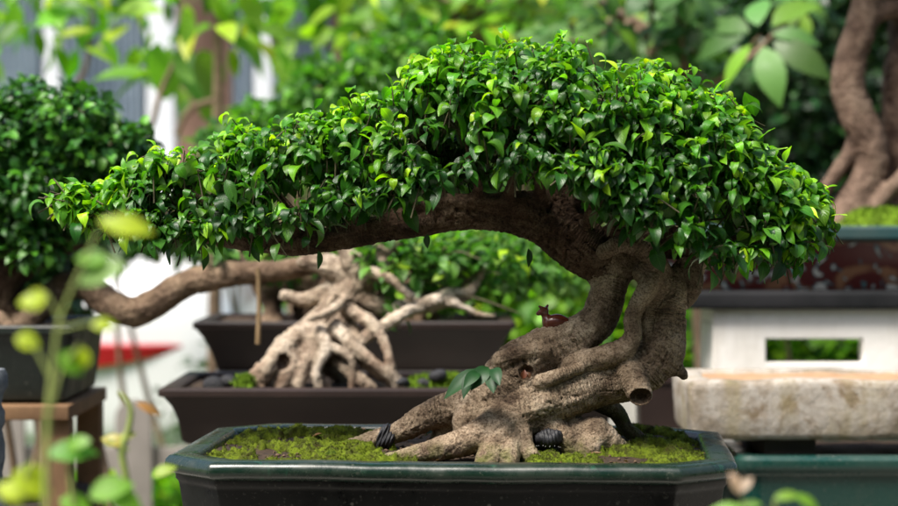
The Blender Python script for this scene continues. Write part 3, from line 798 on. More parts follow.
def soil_sheet(name, cx, cy, hx, hy, z, mat, label, amp=.006, cat='soil', dome=.0, n=60):
    X, Y = np.meshgrid(np.linspace(-hx, hx, n), np.linspace(-hy, hy, n//2), indexing='ij')
    q = np.stack([X+cx, Y+cy, 0*X], -1)
    Z = z+amp*fbm(q*20, 4, 2)+dome*(1-(X/hx)**2)*(1-(Y/hy)**2)
    V = np.stack([X+cx, Y+cy, Z], -1).reshape(-1, 3); m = n//2
    i = (np.arange(n-1)[:, None]*m+np.arange(m-1)[None]).ravel()
    F = np.stack([i, i+m, i+m+1, i+1], 1)
    return tag(link(name, npmesh(name, V, F), mat), label, cat, kind='stuff')
soil_sheet('soil', trayx, Yt+.17, hx-.028, .143, traytop-.008, M['soil'], 'dark soil filling the long brown tray')
bench('stone_bench', P(200,450,Yt).x, P(618,450,Yt).x, Yt+.01, Yt+.36, P(0,448,Yt).z-.002, .05, M['conc'], 'low concrete bench under the long brown tray')
Yr = .90
rt = empty('root_tree', P(330,388,Yr), 'pale bleached root mass bonsai with sawn stub growing in the long brown tray', 'tree')
root_ch = [
 C([(262,392,Yr-.03,9),(266,372,Yr-.03,9),(280,352,Yr-.02,11),(300,338,Yr-.01,14),(325,320,Yr,16),(345,300,Yr,17),(362,280,Yr+.01,17),(376,262,Yr+.01,16),(388,246,Yr+.02,13)]),
 C([(285,346,Yr-.05,12),(292,362,Yr-.07,11),(284,380,Yr-.08,10),(280,396,Yr-.08,8)]),
 C([(312,336,Yr-.03,13),(308,356,Yr-.06,10),(300,376,Yr-.08,8),(298,396,Yr-.08,7)]),
 C([(325,335,Yr-.02,12),(332,355,Yr-.05,8),(345,368,Yr-.07,7),(362,380,Yr-.09,6.5),(376,392,Yr-.09,5)]),
 C([(342,322,Yr-.02,12),(356,340,Yr-.05,8),(362,358,Yr-.07,7),(376,372,Yr-.08,6),(392,382,Yr-.08,6),(402,392,Yr-.08,5)]),
 C([(355,345,Yr-.07,6),(372,332,Yr-.07,6),(392,322,Yr-.06,6),(406,312,Yr-.05,6),(420,306,Yr-.04,7),(436,300,Yr-.03,7)]),
 C([(352,300,Yr,14),(372,304,Yr,11),(398,308,Yr,9),(424,304,Yr,9),(448,298,Yr,10),(466,294,Yr+.01,7),(478,280,Yr+.02,4),(484,268,Yr+.02,2.5)]),
 C([(446,300,Yr-.01,6),(462,306,Yr-.02,4),(478,314,Yr-.02,3),(494,316,Yr-.02,2)]),
 C([(358,290,Yr+.02,14),(340,274,Yr+.02,14),(322,264,Yr+.02,12),(306,262,Yr+.02,9)]),
 C([(366,276,Yr,12),(352,262,Yr,11),(344,250,Yr,8)]),
 C([(310,350,Yr+.02,14),(330,365,Yr+.03,12),(350,385,Yr+.03,9)]),
 C([(340,345,Yr-.03,6),(322,352,Yr-.07,5),(318,372,Yr-.08,5),(330,390,Yr-.08,4)]),
 C([(318,345,Yr-.05,6),(338,350,Yr-.08,5),(352,362,Yr-.09,4),(352,390,Yr-.09,4)]),
]
for row in ([(300,335,-.04,9),(282,350,-.07,8),(268,368,-.09,8),(258,392,-.09,6)], [(262,372,-.06,9),(252,382,-.07,8),(250,398,-.07,7)],
            [(335,325,-.05,8),(352,345,-.08,6.5),(372,362,-.1,6),(396,380,-.1,6),(408,394,-.1,5)], [(345,308,-.04,8),(370,322,-.07,7),(384,342,-.09,5.5),(390,362,-.1,5),(398,392,-.1,4)],
            [(320,330,-.05,7),(326,350,-.08,6),(316,372,-.1,5.5),(322,396,-.1,5)], [(385,250,.02,10),(402,238,.03,8),(398,222,.03,5)], [(330,290,.02,9),(305,300,.03,8),(285,296,.03,6)],
            [(400,306,-.02,7),(388,322,-.05,6),(372,334,-.07,5),(352,350,-.08,5)], [(345,300,-.05,6),(330,312,-.07,5),(312,318,-.07,4)], [(372,272,-.03,6),(392,280,-.05,5),(410,296,-.05,5)]):
    root_ch.append(C([(a_, b_, Yr+c_, d_) for a_, b_, c_, d_ in row]))
rcuts = [(tuple(P(283,362,Yr-.085)), (S(7,Yr), .012, S(8,Yr)))]
me = limb_mesh('trunk', root_ch, h=.0027, k=.006, cuts=rcuts, tones=[0]*23, rough=2.2, lump=2.2, ring=.6)
link('trunk', me, M['bark_pale'], rt)
tg = []
for _ in range(26):
    b0 = P(rng.uniform(370, 470), rng.uniform(265, 305), Yr+.02); e_ = P(rng.uniform(380, 540), rng.uniform(225, 320), Yr+rng.uniform(-.06, .12))
    m_ = (b0+e_)/2+Vector((0, 0, .02)); tg.append(resample([(*b0, .003), (*m_, .002), (*e_, .001)], 4))
V, F = tubes(tg, 5); link('twigs', npmesh('twigs', V, F), M['twig'], rt)
def ell(px, py, Y, rx, ry, rz): p = P(px, py, Y); return (p.x, p.y, p.z, S(rx, Y), ry, S(rz, Y))
foliage('crown', 900, [ell(392,262,Yr,36,.06,24), ell(440,262,Yr+.05,44,.08,26), ell(500,260,Yr+.08,40,.08,24), ell(398,316,Yr-.02,12,.03,10), ell(540,270,Yr+.1,22,.05,16)], .030,
        [G_MID, (.06, .17, .02), (.12, .28, .03), G_YEL], [.25, .4, .3, .05], M['leaf_far'], rt, rows=5, cols_=3, droop=.3)
# dark pebbles lying on the tray soil
M['black'] = mottled('black lumps', (.008, .008, .01), (.03, .03, .035), 40, .6, .7, .004)
gi = 0
for (px, py, r, lab) in ((214,386,10,'black lump of cinder at the left end of the brown tray'),(228,381,9,'second black cinder lump from the left end of the brown tray'),(241,384,9,'black cinder lump in the brown tray just left of the pale roots'),(402,382,8,'black cinder lump in the brown tray just right of the pale roots'),(424,384,6,'small black cinder lump between moss in the brown tray'),(438,376,9,'rounded black cinder lump at the right part of the brown tray')):
    pebbles('cinder', [P(px, py, Yt+.08)], [S(r, Yt+.08)], M['black'], lab, 'stone', kind=None)['group'] = 'cinders in the brown tray'
def mosspatch(px0, px1, py, Y, hy, label, n=5000, hgt=.012):
    x0 = P(px0, py, Y).x; x1 = P(px1, py, Y).x; z = P(px0, py, Y).z
    cx = (x0+x1)/2; hx_ = (x1-x0)/2
    X, Yy = np.meshgrid(np.linspace(-1, 1, 40), np.linspace(-1, 1, 24), indexing='ij')
    q = np.stack([X*hx_+cx, Yy*hy+Y, 0*X], -1)
    Z = z-.012+(hgt+.012)*(1-X**4)*(1-Yy**4)+.006*fbm(q*40, 3, 4)
    V = np.stack([q[..., 0], q[..., 1], Z], -1).reshape(-1, 3)
    i = (np.arange(39)[:, None]*24+np.arange(23)[None]).ravel(); F = np.stack([i, i+24, i+25, i+1], 1)
    pk = rng.choice(len(V), n); bp = V[pk]+rng.normal(0, .004, (n, 3))*np.array([1, 1, .3]); bd = norm(np.column_stack([rng.normal(0, .6, (n, 2)), np.ones(n)])); bs = rng.uniform(.004, .009, n)
    sd_ = norm(np.cross(bd, rng.normal(size=(n, 3))))*(bs*.25)[:, None]
    tri = np.stack([bp-sd_, bp+sd_, bp+bd*bs[:, None]+sd_*.1, bp+bd*bs[:, None]-sd_*.1], 1).reshape(-1, 3)
    o = link('moss', npmesh('moss', np.vstack([V, tri]), np.vstack([F, np.arange(n*4).reshape(-1, 4)+len(V)])), M['moss_bright'])
    return tag(o, label, 'moss', kind='stuff')
tb = NT('bright moss'); cb = tb.coord()
M['moss_bright'] = tb.set(color=tb.ramp(tb.noise(cb, 30, 5), [(.3, (.06, .11, .01)), (.6, (.16, .27, .02))]), rough=.95, spec=.1)
mosspatch(405, 470, 384, Yt+.12, .05, 'green moss strip in the brown tray right of the pale roots')
mosspatch(238, 252, 386, Yt+.06, .03, 'small tuft of moss beside the leftmost pale root', 1200)

# --- brown pot further back
Yb = 1.22
a, b = px_box(192, 516, 322, 372, Yb)
bp_ = empty('brown_pot', ((a.x+b.x)/2, Yb+.16, b.z), 'dark brown rectangular pot with flared sloping ends behind the pale root tree', 'pot', 'brown pots behind the main tree')
hx = (b.x-a.x)/2; hz = a.z-b.z
loft('rim', 'rect', hx, .16, 0, [(.028, -.03), (.028, -.002), (.025, 0), (.003, 0), (.0, -.003), (0, -.012), (.006, -.014)], M['brown'], bp_, ((a.x+b.x)/2, Yb+.16, a.z), r=.010, close_bottom=False)
loft('body', 'rect', hx-.005, .155, 0, [(.0, -.0135), (.012, -.03), (.026, -.06), (.034, -hz+.006), (.036, -hz), (.07, -hz)], M['brown'], bp_, ((a.x+b.x)/2, Yb+.16, a.z), r=.010)
soil_sheet('soil', (a.x+b.x)/2, Yb+.16, hx-.026, .134, a.z-.008, M['soil'], 'dark soil in the brown pot with flared ends')
bench('slab_bench', P(210,380,Yb).x, P(520,380,Yb).x, Yb-.02, Yb+.38, b.z-.002, .045, M['conc'], 'pale grey slab bench under the flared brown pot')
Ys = Yb+.16
st = empty('stump_tree', P(330,322,Ys), 'brown tangled stump with fresh leafy shoots in the flared brown pot', 'tree')
st_ch = []
for i in range(11):
    x0 = 265+i*17+rng.uniform(-6, 6)
    st_ch.append(C([(x0, 330, Ys+rng.uniform(-.05, .05), 6), (x0+rng.uniform(-10, 10), 305, Ys+rng.uniform(-.04, .04), 8), (x0+rng.uniform(-16, 16), 282, Ys+rng.uniform(-.03, .03), 8), (x0+rng.uniform(-20, 20), 262+rng.uniform(-8, 8), Ys, 5)]))
st_ch.append(C([(270,296,Ys,9),(320,284,Ys,11),(380,280,Ys,11),(430,290,Ys,7)]))
me = limb_mesh('trunk', st_ch, h=.0045, k=.012, tones=[.25]*12, rough=2, lump=2, ring=.3)
link('trunk', me, M['bark_left'], st)
foliage('crown', 1500, [ell(280,258,Ys,34,.08,20), ell(440,250,Ys+.05,50,.1,28), ell(510,262,Ys+.1,48,.1,30), ell(455,290,Ys,34,.08,16), ell(565,270,Ys+.15,30,.1,24)], .036,
        [G_MID, (.07, .19, .02), (.15, .32, .03), (.28, .42, .04)], [.15, .35, .4, .1], M['leaf_far'], st, rows=4, cols_=3, droop=.2)

# --- left bonsai
Yl = 1.0
lt = empty('shade_tree', P(30,325,Yl), 'dark leafed bonsai with a long low tan branch in the blackish pot at left', 'tree')
lch = [
 C([(5,335,Yl,26),(-5,300,Yl,24),(10,268,Yl,22),(40,250,Yl,18),(55,225,Yl,14),(60,200,Yl,8)]),
 C([(-5,300,Yl,20),(-35,270,Yl,18),(-60,230,Yl,12)]),
 C([(20,330,Yl-.03,12),(38,312,Yl-.03,13),(60,290,Yl,15),(84,284,Yl-.02,15),(104,300,Yl-.04,15),(128,312,Yl-.05,15.5),(150,306,Yl-.05,15.5),(174,290,Yl-.05,14.5),(200,280,Yl-.05,14),(232,274,Yl-.05,13),(268,272,Yl-.05,11),(300,268,Yl-.04,10),(335,262,Yl-.04,7)]),
 C([(40,250,Yl,12),(80,240,Yl,9),(115,225,Yl,6)]),
 C([(0,318,Yl-.08,8),(12,330,Yl-.09,7),(26,338,Yl-.09,5)]),
 C([(232,274,Yl-.05,7),(240,262,Yl-.04,5),(238,250,Yl-.04,3)]),
]
link('trunk', limb_mesh('trunk', lch, h=.0035, k=.012, tones=[.65,.65,.0,.5,.1,.2], rough=1.2, lump=1.3, ring=.3), M['bark_left'], lt)
foliage('crown', 9000, [ell(5,140,Yl,55,.12,46), ell(60,125,Yl,42,.12,36), ell(105,150,Yl,44,.12,30), ell(45,185,Yl,62,.13,44), ell(-50,160,Yl,70,.15,70), ell(20,225,Yl,50,.1,28), ell(120,160,Yl+.02,26,.08,22), ell(30,96,Yl,24,.08,14), ell(88,108,Yl-.04,22,.07,14), ell(138,140,Yl-.03,14,.05,14), ell(128,188,Yl-.04,18,.06,16), ell(95,222,Yl-.04,22,.07,14), ell(35,245,Yl-.05,30,.05,20)], .027,
        [(.022, .09, .014), (.04, .16, .018), (.09, .28, .02)], [.35, .4, .25], M['leaf_dark'], lt, rows=4, cols_=3, droop=.35, shell=.35, aspect=.52)
foliage('low_leaves', 60, [ell(215,250,Yl-.03,22,.03,10)], .03, [(.1, .25, .03), (.05, .15, .02)], [1, 1], M['leaf_far'], lt)
# hanging stick
V, F = tubes([resample([(*P(258,268,Yl-.07), .003), (*P(259,305,Yl-.07), .0038), (*P(258,344,Yl-.07), .0045)], 5)], 7)
tag(link('support_stick', npmesh('support_stick', V, F), mottled('stick', (.17, .11, .05), (.28, .19, .10), 30)), 'thin tan stick hanging upright below the low tan branch', 'stick')
M['dkgreen'] = glaze('dark green glaze', (.003, .007, .005), (.005, .02, .014), dusty=.05, rough=.3)
c0 = P(0, 326, Yl-.16); c1 = P(104, 404, Yl-.16); hz = c0.z-c1.z; hx = .24; cx = P(106, 404, Yl+.12).x-hx
lp = empty('dark_pot', (cx, Yl, c1.z), 'blackish green glazed pot at the left edge under the shade tree', 'pot')
loft('rim', 'rect', hx, .16, 0, [(.028, -.03), (.028, -.002), (.025, 0), (.003, 0), (.0, -.003), (0, -.013), (.007, -.016)], M['dkgreen'], lp, (cx, Yl, c0.z), r=.012, close_bottom=False)
loft('body', 'rect', hx-.006, .154, 0, [(.0, -.0155), (.004, -.03), (.008, -.07), (.016, -hz+.006), (.024, -hz), (.06, -hz)], M['dkgreen'], lp, (cx, Yl, c0.z), r=.02)
soil_sheet('soil', cx, Yl, hx-.026, .134, c0.z-.006, M['soil'], 'dark soil in the blackish pot at left')
zb_ = c1.z-.002
wb = empty('wooden_bench', (cx, Yl, 0), 'orange brown wooden plank bench under the blackish pot', 'bench', 'benches carrying the pots')
xr = P(104, 420, Yl+.15).x
box('bench_top', cx-.35, xr, Yl-.17, Yl+.18, zb_-.024, zb_, M['wood'], wb, .003)
lx0 = xr-.045
box('leg', lx0, xr-.002, Yl-.155, Yl-.115, .45, zb_-.025, M['wood'], wb, .003)
box('leg', lx0, xr-.002, Yl+.12, Yl+.16, .45, zb_-.025, M['wood'], wb, .003)
box('lower_shelf', cx-.35, xr+.02, Yl-.16, Yl+.17, .425, .449, M['wood'], wb, .003)
box('leg', lx0, xr-.002, Yl-.155, Yl-.115, 0, .424, M['wood'], wb, .003)
box('leg', lx0, xr-.002, Yl+.12, Yl+.16, 0, .424, M['wood'], wb, .003)
box('leg', cx-.33, cx-.29, Yl-.155, Yl-.115, 0, .424, M['wood'], wb, .003)
box('leg', cx-.33, cx-.29, Yl-.155, Yl-.115, .45, zb_-.025, M['wood'], wb, .003)
lowp = empty('storage_pot', (cx+.02, Yl, .45), 'tall black pot standing on the lower shelf of the wooden bench', 'pot')
lathe('body', [(.165, -.02), (.165, 0), (.185, .0), (.188, -.012), (.18, -.03), (.175, -.08), (.16, -.25), (.13, -.42)], M['darkwood'], lowp, (cx+.06, Yl, .872))
lathe('soil_fill', [(.166, -.012), (.08, -.008), (.001, -.006)], M['soil'], lowp, (cx+.06, Yl, .872))
# grey rough ornament cut by the left edge
ox = P(-14, 440, .35)
om = empty('stone_urn', (ox.x, .35, RIM-.3), 'rough grey stone urn cut by the left edge of the photo', 'urn')
lathe('bowl', [(.020, 0.0), (.026, .004), (.030, -.004), (.030, -.02), (.024, -.03), (.021, -.045), (.026, -.055), (.026, -.07), (.022, -.08), (.026, -.10), (.026, -.12), (.022, -.14), (.028, -.18), (.04, -.22)], mottled('grey stone', (.10, .12, .14), (.24, .26, .28), 60, .9, 1.0, .006), om, (ox.x, .35, P(0, 372, .35).z), 36)
box('plinth', ox.x-.08, ox.x+.045, .29, .41, 0, P(0,372,.35).z-.221, M['conc'], om)

# --- right: stone tray on teal pot, white stand, painted pot with trunk
Yq = .62
tq = NT('weathered stone'); cq = tq.coord()
cc_ = tq.ramp(tq.noise(cq, 9, 7, .7, .4), [(.34, (.09, .08, .045)), (.44, (.23, .19, .145)), (.54, (.36, .33, .29)), (.62, (.20, .15, .10)), (.72, (.10, .09, .045))])
mpq = tq.new('ShaderNodeMapping'); mpq.inputs['Scale'].default_value = (1, 1, .25); tq.l(cq, mpq.inputs[0])
cc_ = tq.mix(tq.ramp(tq.noise(mpq.outputs[0], 22, 5), [(.5, 0.0), (.7, .65)]), cc_, (.24, .20, .10))
cc_ = tq.mix(tq.ramp(tq.noise(cq, 160, 3), [(.6, 0.0), (.7, .5)]), cc_, (.12, .09, .05))
M['stone'] = tq.set(color=cc_, rough=.8, normal=tq.bump(tq.noise(cq, 55, 6, .7), .8, .004), spec=.3)
a, b = px_box(690, 1000, 381, 441, Yq); hx = (b.x-a.x)/2; hz = a.z-b.z; cxq = (a.x+b.x)/2; hy = .12
sq = empty('stone_tray', (cxq, Yq+hy, b.z), 'thick weathered white stone tray with chipped edge and sand filling', 'tray')
stone_o = loft('tray_body', 'rect', hx, hy, 0, [(.045, -.03), (.043, -.008), (.038, -.001), (.030, .001), (.012, 0), (.004, -.002), (.001, -.006), (.0, -.014), (.002, -.05), (.003, -hz+.010), (.006, -hz+.003), (.012, -hz), (.08, -hz)], M['stone'], sq, (cxq, Yq+hy, a.z), r=.010, warp=.0045, sub=.010, angle=80)
soil_sheet('sand', cxq, Yq+hy, hx-.036, hy-.036, a.z-.005, mottled('sand', (.26, .15, .08), (.42, .27, .15), 30, .95, .6, .003), 'tan sand filling the weathered stone tray', cat='sand', amp=.005)
# teal pot below
M['teal'] = glaze('teal glaze', (.002, .036, .028), (.006, .07, .052), dusty=.15, rough=.14)
zt = P(0, 457, Yq-.02).z
x0q = P(737, 460, Yq-.02).x; hxq = .24
tp = empty('teal_pot', (x0q+hxq, Yq+.16, zt-.26), 'large teal glazed rectangular pot below the stone tray', 'pot')
loft('rim', 'rect', hxq, .18, 0, [(.03, -.03), (.03, -.004), (.026, 0), (.008, 0), (.001, -.006), (0, -.014), (.002, -.022), (.010, -.030)], M['teal'], tp, (x0q+hxq, Yq+.16, zt), r=.03, close_bottom=False, sub=.02)
loft('body', 'rect', hxq-.011, .169, 0, [(.0, -.028), (.002, -.06), (.01, -.14), (.03, -.25), (.05, -.26), (.08, -.26)], M['teal'], tp, (x0q+hxq, Yq+.16, zt), r=.03)
soil_sheet('soil', x0q+hxq, Yq+.16, hxq-.028, .15, zt-.014, M['soil'], 'dark soil in the teal pot below the stone tray')
for k_, lab in ((0, 'dark block under the left end of the stone tray'), (1, 'dark block under the right end of the stone tray')):
    xx = x0q+.05+k_*.30
    tag(box('spacer_block', xx, xx+.08, Yq+.03, Yq+.30, zt-.013, b.z-.001, M['darkwood']), lab, 'block', 'blocks between tray and teal pot')
bench('block_bench', x0q-.02, x0q+2*hxq+.02, Yq-.03, Yq+.36, zt-.262, .05, M['conc'], 'grey block bench under the teal pot')
# brown box pot + grey block seen below the trunk
Yc = 1.0
a, b = px_box(641, 700, 378, 445, Yc); hx = (b.x-a.x)/2; hz = a.z-b.z
e = empty('small_brown_pot', ((a.x+b.x)/2, Yc+.1, b.z), 'small dark brown square pot standing between main trunk and stone tray', 'pot', 'brown pots behind the main tree')
loft('rim', 'rect', hx, hx, 0, [(.014, -.03), (.014, 0), (.002, 0), (0, -.002), (0, -.014), (.003, -.015)], M['brown'], e, ((a.x+b.x)/2, Yc+.1, a.z), r=.006, close_bottom=False)
loft('body', 'rect', hx-.003, hx-.003, 0, [(.0, -.0145), (.004, -hz), (.02, -hz)], M['brown'], e, ((a.x+b.x)/2, Yc+.1, a.z), r=.006)
soil_sheet('soil', (a.x+b.x)/2, Yc+.1, hx-.013, hx-.013, a.z-.008, M['soil'], 'dark soil in the small square brown pot', n=24, amp=.003)
gx0, gx1 = P(618, 0, Yc).x, P(720, 0, Yc).x
e = bench('grey_bench', P(632,0,Yc).x, gx1, Yc-.02, Yc+.24, b.z-.002, .05, M['conc'], 'grey bench under the small square brown pot')
tag(box('concrete_block', P(606,0,Yc+.3).x, P(640,0,Yc+.3).x, Yc+.28, Yc+.40, 0, P(0,398,Yc+.3).z, mottled('pale block', (.34, .33, .29), (.46, .45, .41), 10)), 'upright pale concrete block seen under the main trunk beside the square brown pot', 'block')

Yw = 1.30
tw_ = NT('white stand paint'); cw_ = tw_.coord(); mw_ = tw_.new('ShaderNodeMapping'); mw_.inputs['Scale'].default_value = (1, 1, .18); tw_.l(cw_, mw_.inputs[0])
wc_ = tw_.mix(tw_.ramp(tw_.noise(mw_.outputs[0], 16, 6, .7), [(.50, 0.0), (.74, .6)]), (.80, .77, .73), (.45, .40, .33))
wc_ = tw_.mix(tw_.ramp(tw_.noise(cw_, 5, 5), [(.45, 0.0), (.75, .5)]), wc_, (.66, .62, .56))
M['white'] = tw_.set(color=wc_, rough=.65, normal=tw_.bump(tw_.noise(cw_, 60, 5), .5, .002))
tw = empty('white_stand', (P(840,0,Yw).x, Yw+.16, .9), 'white painted concrete stand with rectangular slot under the painted pot', 'stand')
X0, X1 = P(714,0,Yw).x, P(1000,0,Yw).x; Z0, Z1 = P(0,440,Yw).z, P(0,309,Yw).z
ox0, ox1, oz0, oz1 = P(767,0,Yw).x, P(865,0,Yw).x, P(0,363,Yw).z, P(0,339,Yw).z
bm = bmesh.new()
xs = [X0, ox0, ox1, X1]; zs = [Z0, oz0, oz1, Z1]; Yd = .045
grid = {}
for yi, yy in enumerate((Yw, Yw+Yd)):
    for i, xx in enumerate(xs):
        for j, z_ in enumerate(zs): grid[yi, i, j] = bm.verts.new((xx, yy, z_))
for i in range(3):
    for j in range(3):
        if (i, j) == (1, 1): continue
        bm.faces.new([grid[0, i, j], grid[0, i+1, j], grid[0, i+1, j+1], grid[0, i, j+1]])
        bm.faces.new([grid[1, i, j], grid[1, i, j+1], grid[1, i+1, j+1], grid[1, i+1, j]])
def q4(a, b): bm.faces.new([grid[0, a[0], a[1]], grid[0, b[0], b[1]], grid[1, b[0], b[1]], grid[1, a[0], a[1]]])
for i in range(3): q4((i, 0), (i+1, 0)); q4((i, 3), (i+1, 3)); q4((0, i), (0, i+1)); q4((3, i), (3, i+1))
for a_, b_ in (((1,1),(2,1)), ((2,1),(2,2)), ((2,2),(1,2)), ((1,2),(1,1))): q4(a_, b_)
bmesh.ops.recalc_face_normals(bm, faces=bm.faces)
bm_obj('front_panel', bm, M['white'], tw, bevel=.004)
box('top_slab', X0+.002, X1-.002, Yw+Yd+.001, Yw+.20, Z1-.03, Z1-.002, M['white'], tw)
box('side_panel', X0+.002, X0+.04, Yw+Yd+.001, Yw+.20, Z0, Z1-.031, M['white'], tw)
box('side_panel', X1-.04, X1-.002, Yw+Yd+.001, Yw+.20, Z0, Z1-.031, M['white'], tw)
tag(box('brick_pier', X0+.02, X1-.02, Yw+.02, Yw+.19, 0, Z0-.001, M['conc'], None), 'grey masonry pier carrying the white stand', 'pier')
# dark saucer + painted pot
M['black_tray'] = mottled('black tray', (.008, .009, .010), (.02, .02, .022), 9, .8, spec=.15)
e = tag(box('black_saucer', P(684,0,Yw).x, P(1020,0,Yw).x, Yw-.02, Yw+.36, Z1+.0005, P(0,292,Yw-.02).z, M['black_tray'], None, .008), 'long black saucer between white stand and painted pot', 'saucer')
tpn = NT('painted glaze'); cp = tpn.coord()
base = tpn.ramp(tpn.noise(cp, 9, 2, .5, 1.2), [(.42, (.075, .012, .012)), (.47, (.20, .10, .055)), (.56, (.22, .11, .06)), (.60, (.09, .014, .014))])
sw = tpn.noise(cp, 17, 1, .5, 2.5)
base = tpn.mix(tpn.ramp(sw, [(.585, 0.0), (.60, 1.0)]), base, (.05, .12, .14))
base = tpn.mix(tpn.ramp(sw, [(.63, 0.0), (.65, 1.0)]), base, (.5, .5, .48))
M['painted'] = tpn.set(color=base, rough=.28, spec=.5)
M['bluerim'] = glaze('blue green glaze', (.02, .06, .065), (.05, .12, .12), dusty=.3, rough=.25)
zr = P(0, 226, Yw+.02).z; zf = P(0, 291, Yw).z
xa, xb = P(618,0,Yw+.02).x, P(1040,0,Yw+.02).x; hx = (xb-xa)/2; cx = (xa+xb)/2
pp_ = empty('painted_pot', (cx, Yw+.18, zf), 'large pot painted red brown and tan with a blue green rim on the black saucer', 'pot')
loft('rim', 'rect', hx, .17, 0, [(.03, -.04), (.03, -.004), (.026, 0), (.004, 0), (0, -.004), (0, -.022), (.006, -.028), (.014, -.030)], M['bluerim'], pp_, (cx, Yw+.18, zr), r=.02, close_bottom=False)
loft('body', 'rect', hx-.013, .157, 0, [(0, -.029), (.004, -.04), (.03, zf-zr+.02), (.038, zf-zr+.001), (.07, zf-zr+.001)], M['painted'], pp_, (cx, Yw+.18, zr), r=.03)
soil_sheet('soil', cx, Yw+.18, hx-.028, .14, zr-.004, mottled('reddish grit', (.12, .045, .03), (.30, .14, .08), 60, .95), 'reddish grit covering the painted pot', amp=.004)
mosspatch(838, 930, 222, Yw+.12, .06, 'green moss mound at the foot of the tall ringed trunk', 5000, .025)
Yk = Yw+.17
kt = empty('ringed_tree', P(860,222,Yk), 'tall tree with ringed pinkish brown trunk and stilt roots in the painted pot', 'tree')
kch = [C([(845,222,Yk-.02,22),(858,196,Yk-.02,18),(872,168,Yk-.02,17),(868,140,Yk-.02,19),(856,112,Yk-.02,18),(848,88,Yk-.02,17),(851,58,Yk-.02,16),(862,25,Yk-.02,16),(868,-10,Yk-.02,15),(872,-80,Yk-.02,14),(880,-150,Yk,10)]),
       C([(858,140,Yk-.01,9),(842,165,Yk-.02,8),(826,188,Yk-.03,7),(812,212,Yk-.03,6)]),
       C([(925,232,Yk+.03,30),(915,190,Yk+.03,26),(908,140,Yk+.03,26),(912,90,Yk+.03,30),(918,40,Yk+.03,30),(908,0,Yk+.02,22),(890,-50,Yk,16)]),
       C([(920,150,Yk-.03,12),(905,175,Yk-.05,9),(888,192,Yk-.05,8),(872,212,Yk-.05,7)]),
       C([(895,8,Yk-.02,10),(880,12,Yk-.02,10),(866,20,Yk-.02,10)]),
       C([(880,-120,Yk,8),(840,-180,Yk,6),(800,-220,Yk,3)]), C([(900,-60,Yk,12),(950,-140,Yk,8),(980,-200,Yk,4)])]
link('trunk', limb_mesh('trunk', kch, h=.004, k=.012, tones=[0,.1,.45,.1,.15,.3,.3], rough=.6, lump=.8, ring=2.0), M['bark_right'], kt)
foliage('crown', 2500, [ell(800,-200,Yk,90,.25,60), ell(900,-210,Yk,100,.3,70), ell(990,-200,Yk,80,.25,60)], .06, [G_DARK, G_MID, (.05, .14, .02)], [.4, .4, .2], M['leaf_dark'], kt)

# ------------------------------------------------------------------ background plants
def bush(name, label, cat, group, Y, ells, N, size, cols, w, mat='leaf_far', stems_=8, aspect=.5, droop=.4, shell=.3, rows=4, stem_mat='bark_far', sr=.012, bend=(.4, 1.4)):
    el = [ell(a[0], a[1], Y+a[2], a[3], a[4], a[5]) for a in ells]
    cx = float(np.mean([q[0] for q in el])); cy = float(np.mean([q[1] for q in el]))
    e = empty(name, (cx, cy, 0), label, cat, group)
    foliage('crown', N, el, size, cols, w, M[mat], e, droop=droop, aspect=aspect, shell=shell, rows=rows, bend=bend)
    ps = []
    for k_ in range(stems_):
        t_ = el[k_ % len(el)]; b0 = np.array([cx+rng.normal(0, .08), cy+rng.normal(0, .05), 0]); e_ = np.array(t_[:3])+rng.normal(0, .3, 3)*np.array(t_[3:])
        m_ = b0*.55+e_*.45+rng.normal(0, .06, 3); ps.append(resample([(*b0, sr*1.3), (*m_, sr), (*e_, sr*.4)], 6))
    V, F = tubes(ps, 7); link('stems', npmesh('stems', V, F), M[stem_mat], e)
    return e
YG = [(.065, .20, .008), (.15, .36, .010), (.28, .50, .015), (.44, .54, .02)]
# dark shrub at right
bush('dark_shrub', 'tall dark green shrub behind the painted pot', 'shrub', 'background shrubs', 3.4,
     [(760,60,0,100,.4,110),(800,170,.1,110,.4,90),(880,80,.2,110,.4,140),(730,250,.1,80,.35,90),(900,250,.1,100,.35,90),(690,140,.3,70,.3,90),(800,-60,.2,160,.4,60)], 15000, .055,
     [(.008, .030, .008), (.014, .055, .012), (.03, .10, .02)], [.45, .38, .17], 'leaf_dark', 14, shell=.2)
bush('low_shrub', 'bright green low shrub seen through the slot of the white stand', 'shrub', 'background shrubs', 3.0,
     [(700,370,0,60,.25,60),(800,360,0,80,.25,50),(900,360,0,80,.25,50)], 2500, .08, YG, [.4, .4, .15, .05], droop=.2)
# bright shrub in the window under the limb
bush('bright_shrub', 'bright yellow green shrub glowing between trunk and low root tree', 'shrub', 'background shrubs', 3.3,
     [(560,300,0,70,.3,60),(480,300,.1,80,.3,60),(600,350,0,60,.3,60),(640,300,.2,60,.3,50),(530,380,.1,100,.3,60),(345,300,.4,70,.3,50),(420,330,.3,80,.3,60)], 7000, .085, YG, [.25, .4, .28, .07], droop=.2)
bush('shade_shrub', 'dark shrub filling the gap between the left bonsai and the white car', 'shrub', 'background shrubs', 1.75,
     [(-30,300,0,50,.12,40),(20,290,0,40,.12,36),(62,296,0,26,.10,30),(30,250,0,70,.12,30)], 2600, .05, [(.014, .045, .010), (.03, .10, .014)], [.6, .4], 'leaf_dark')
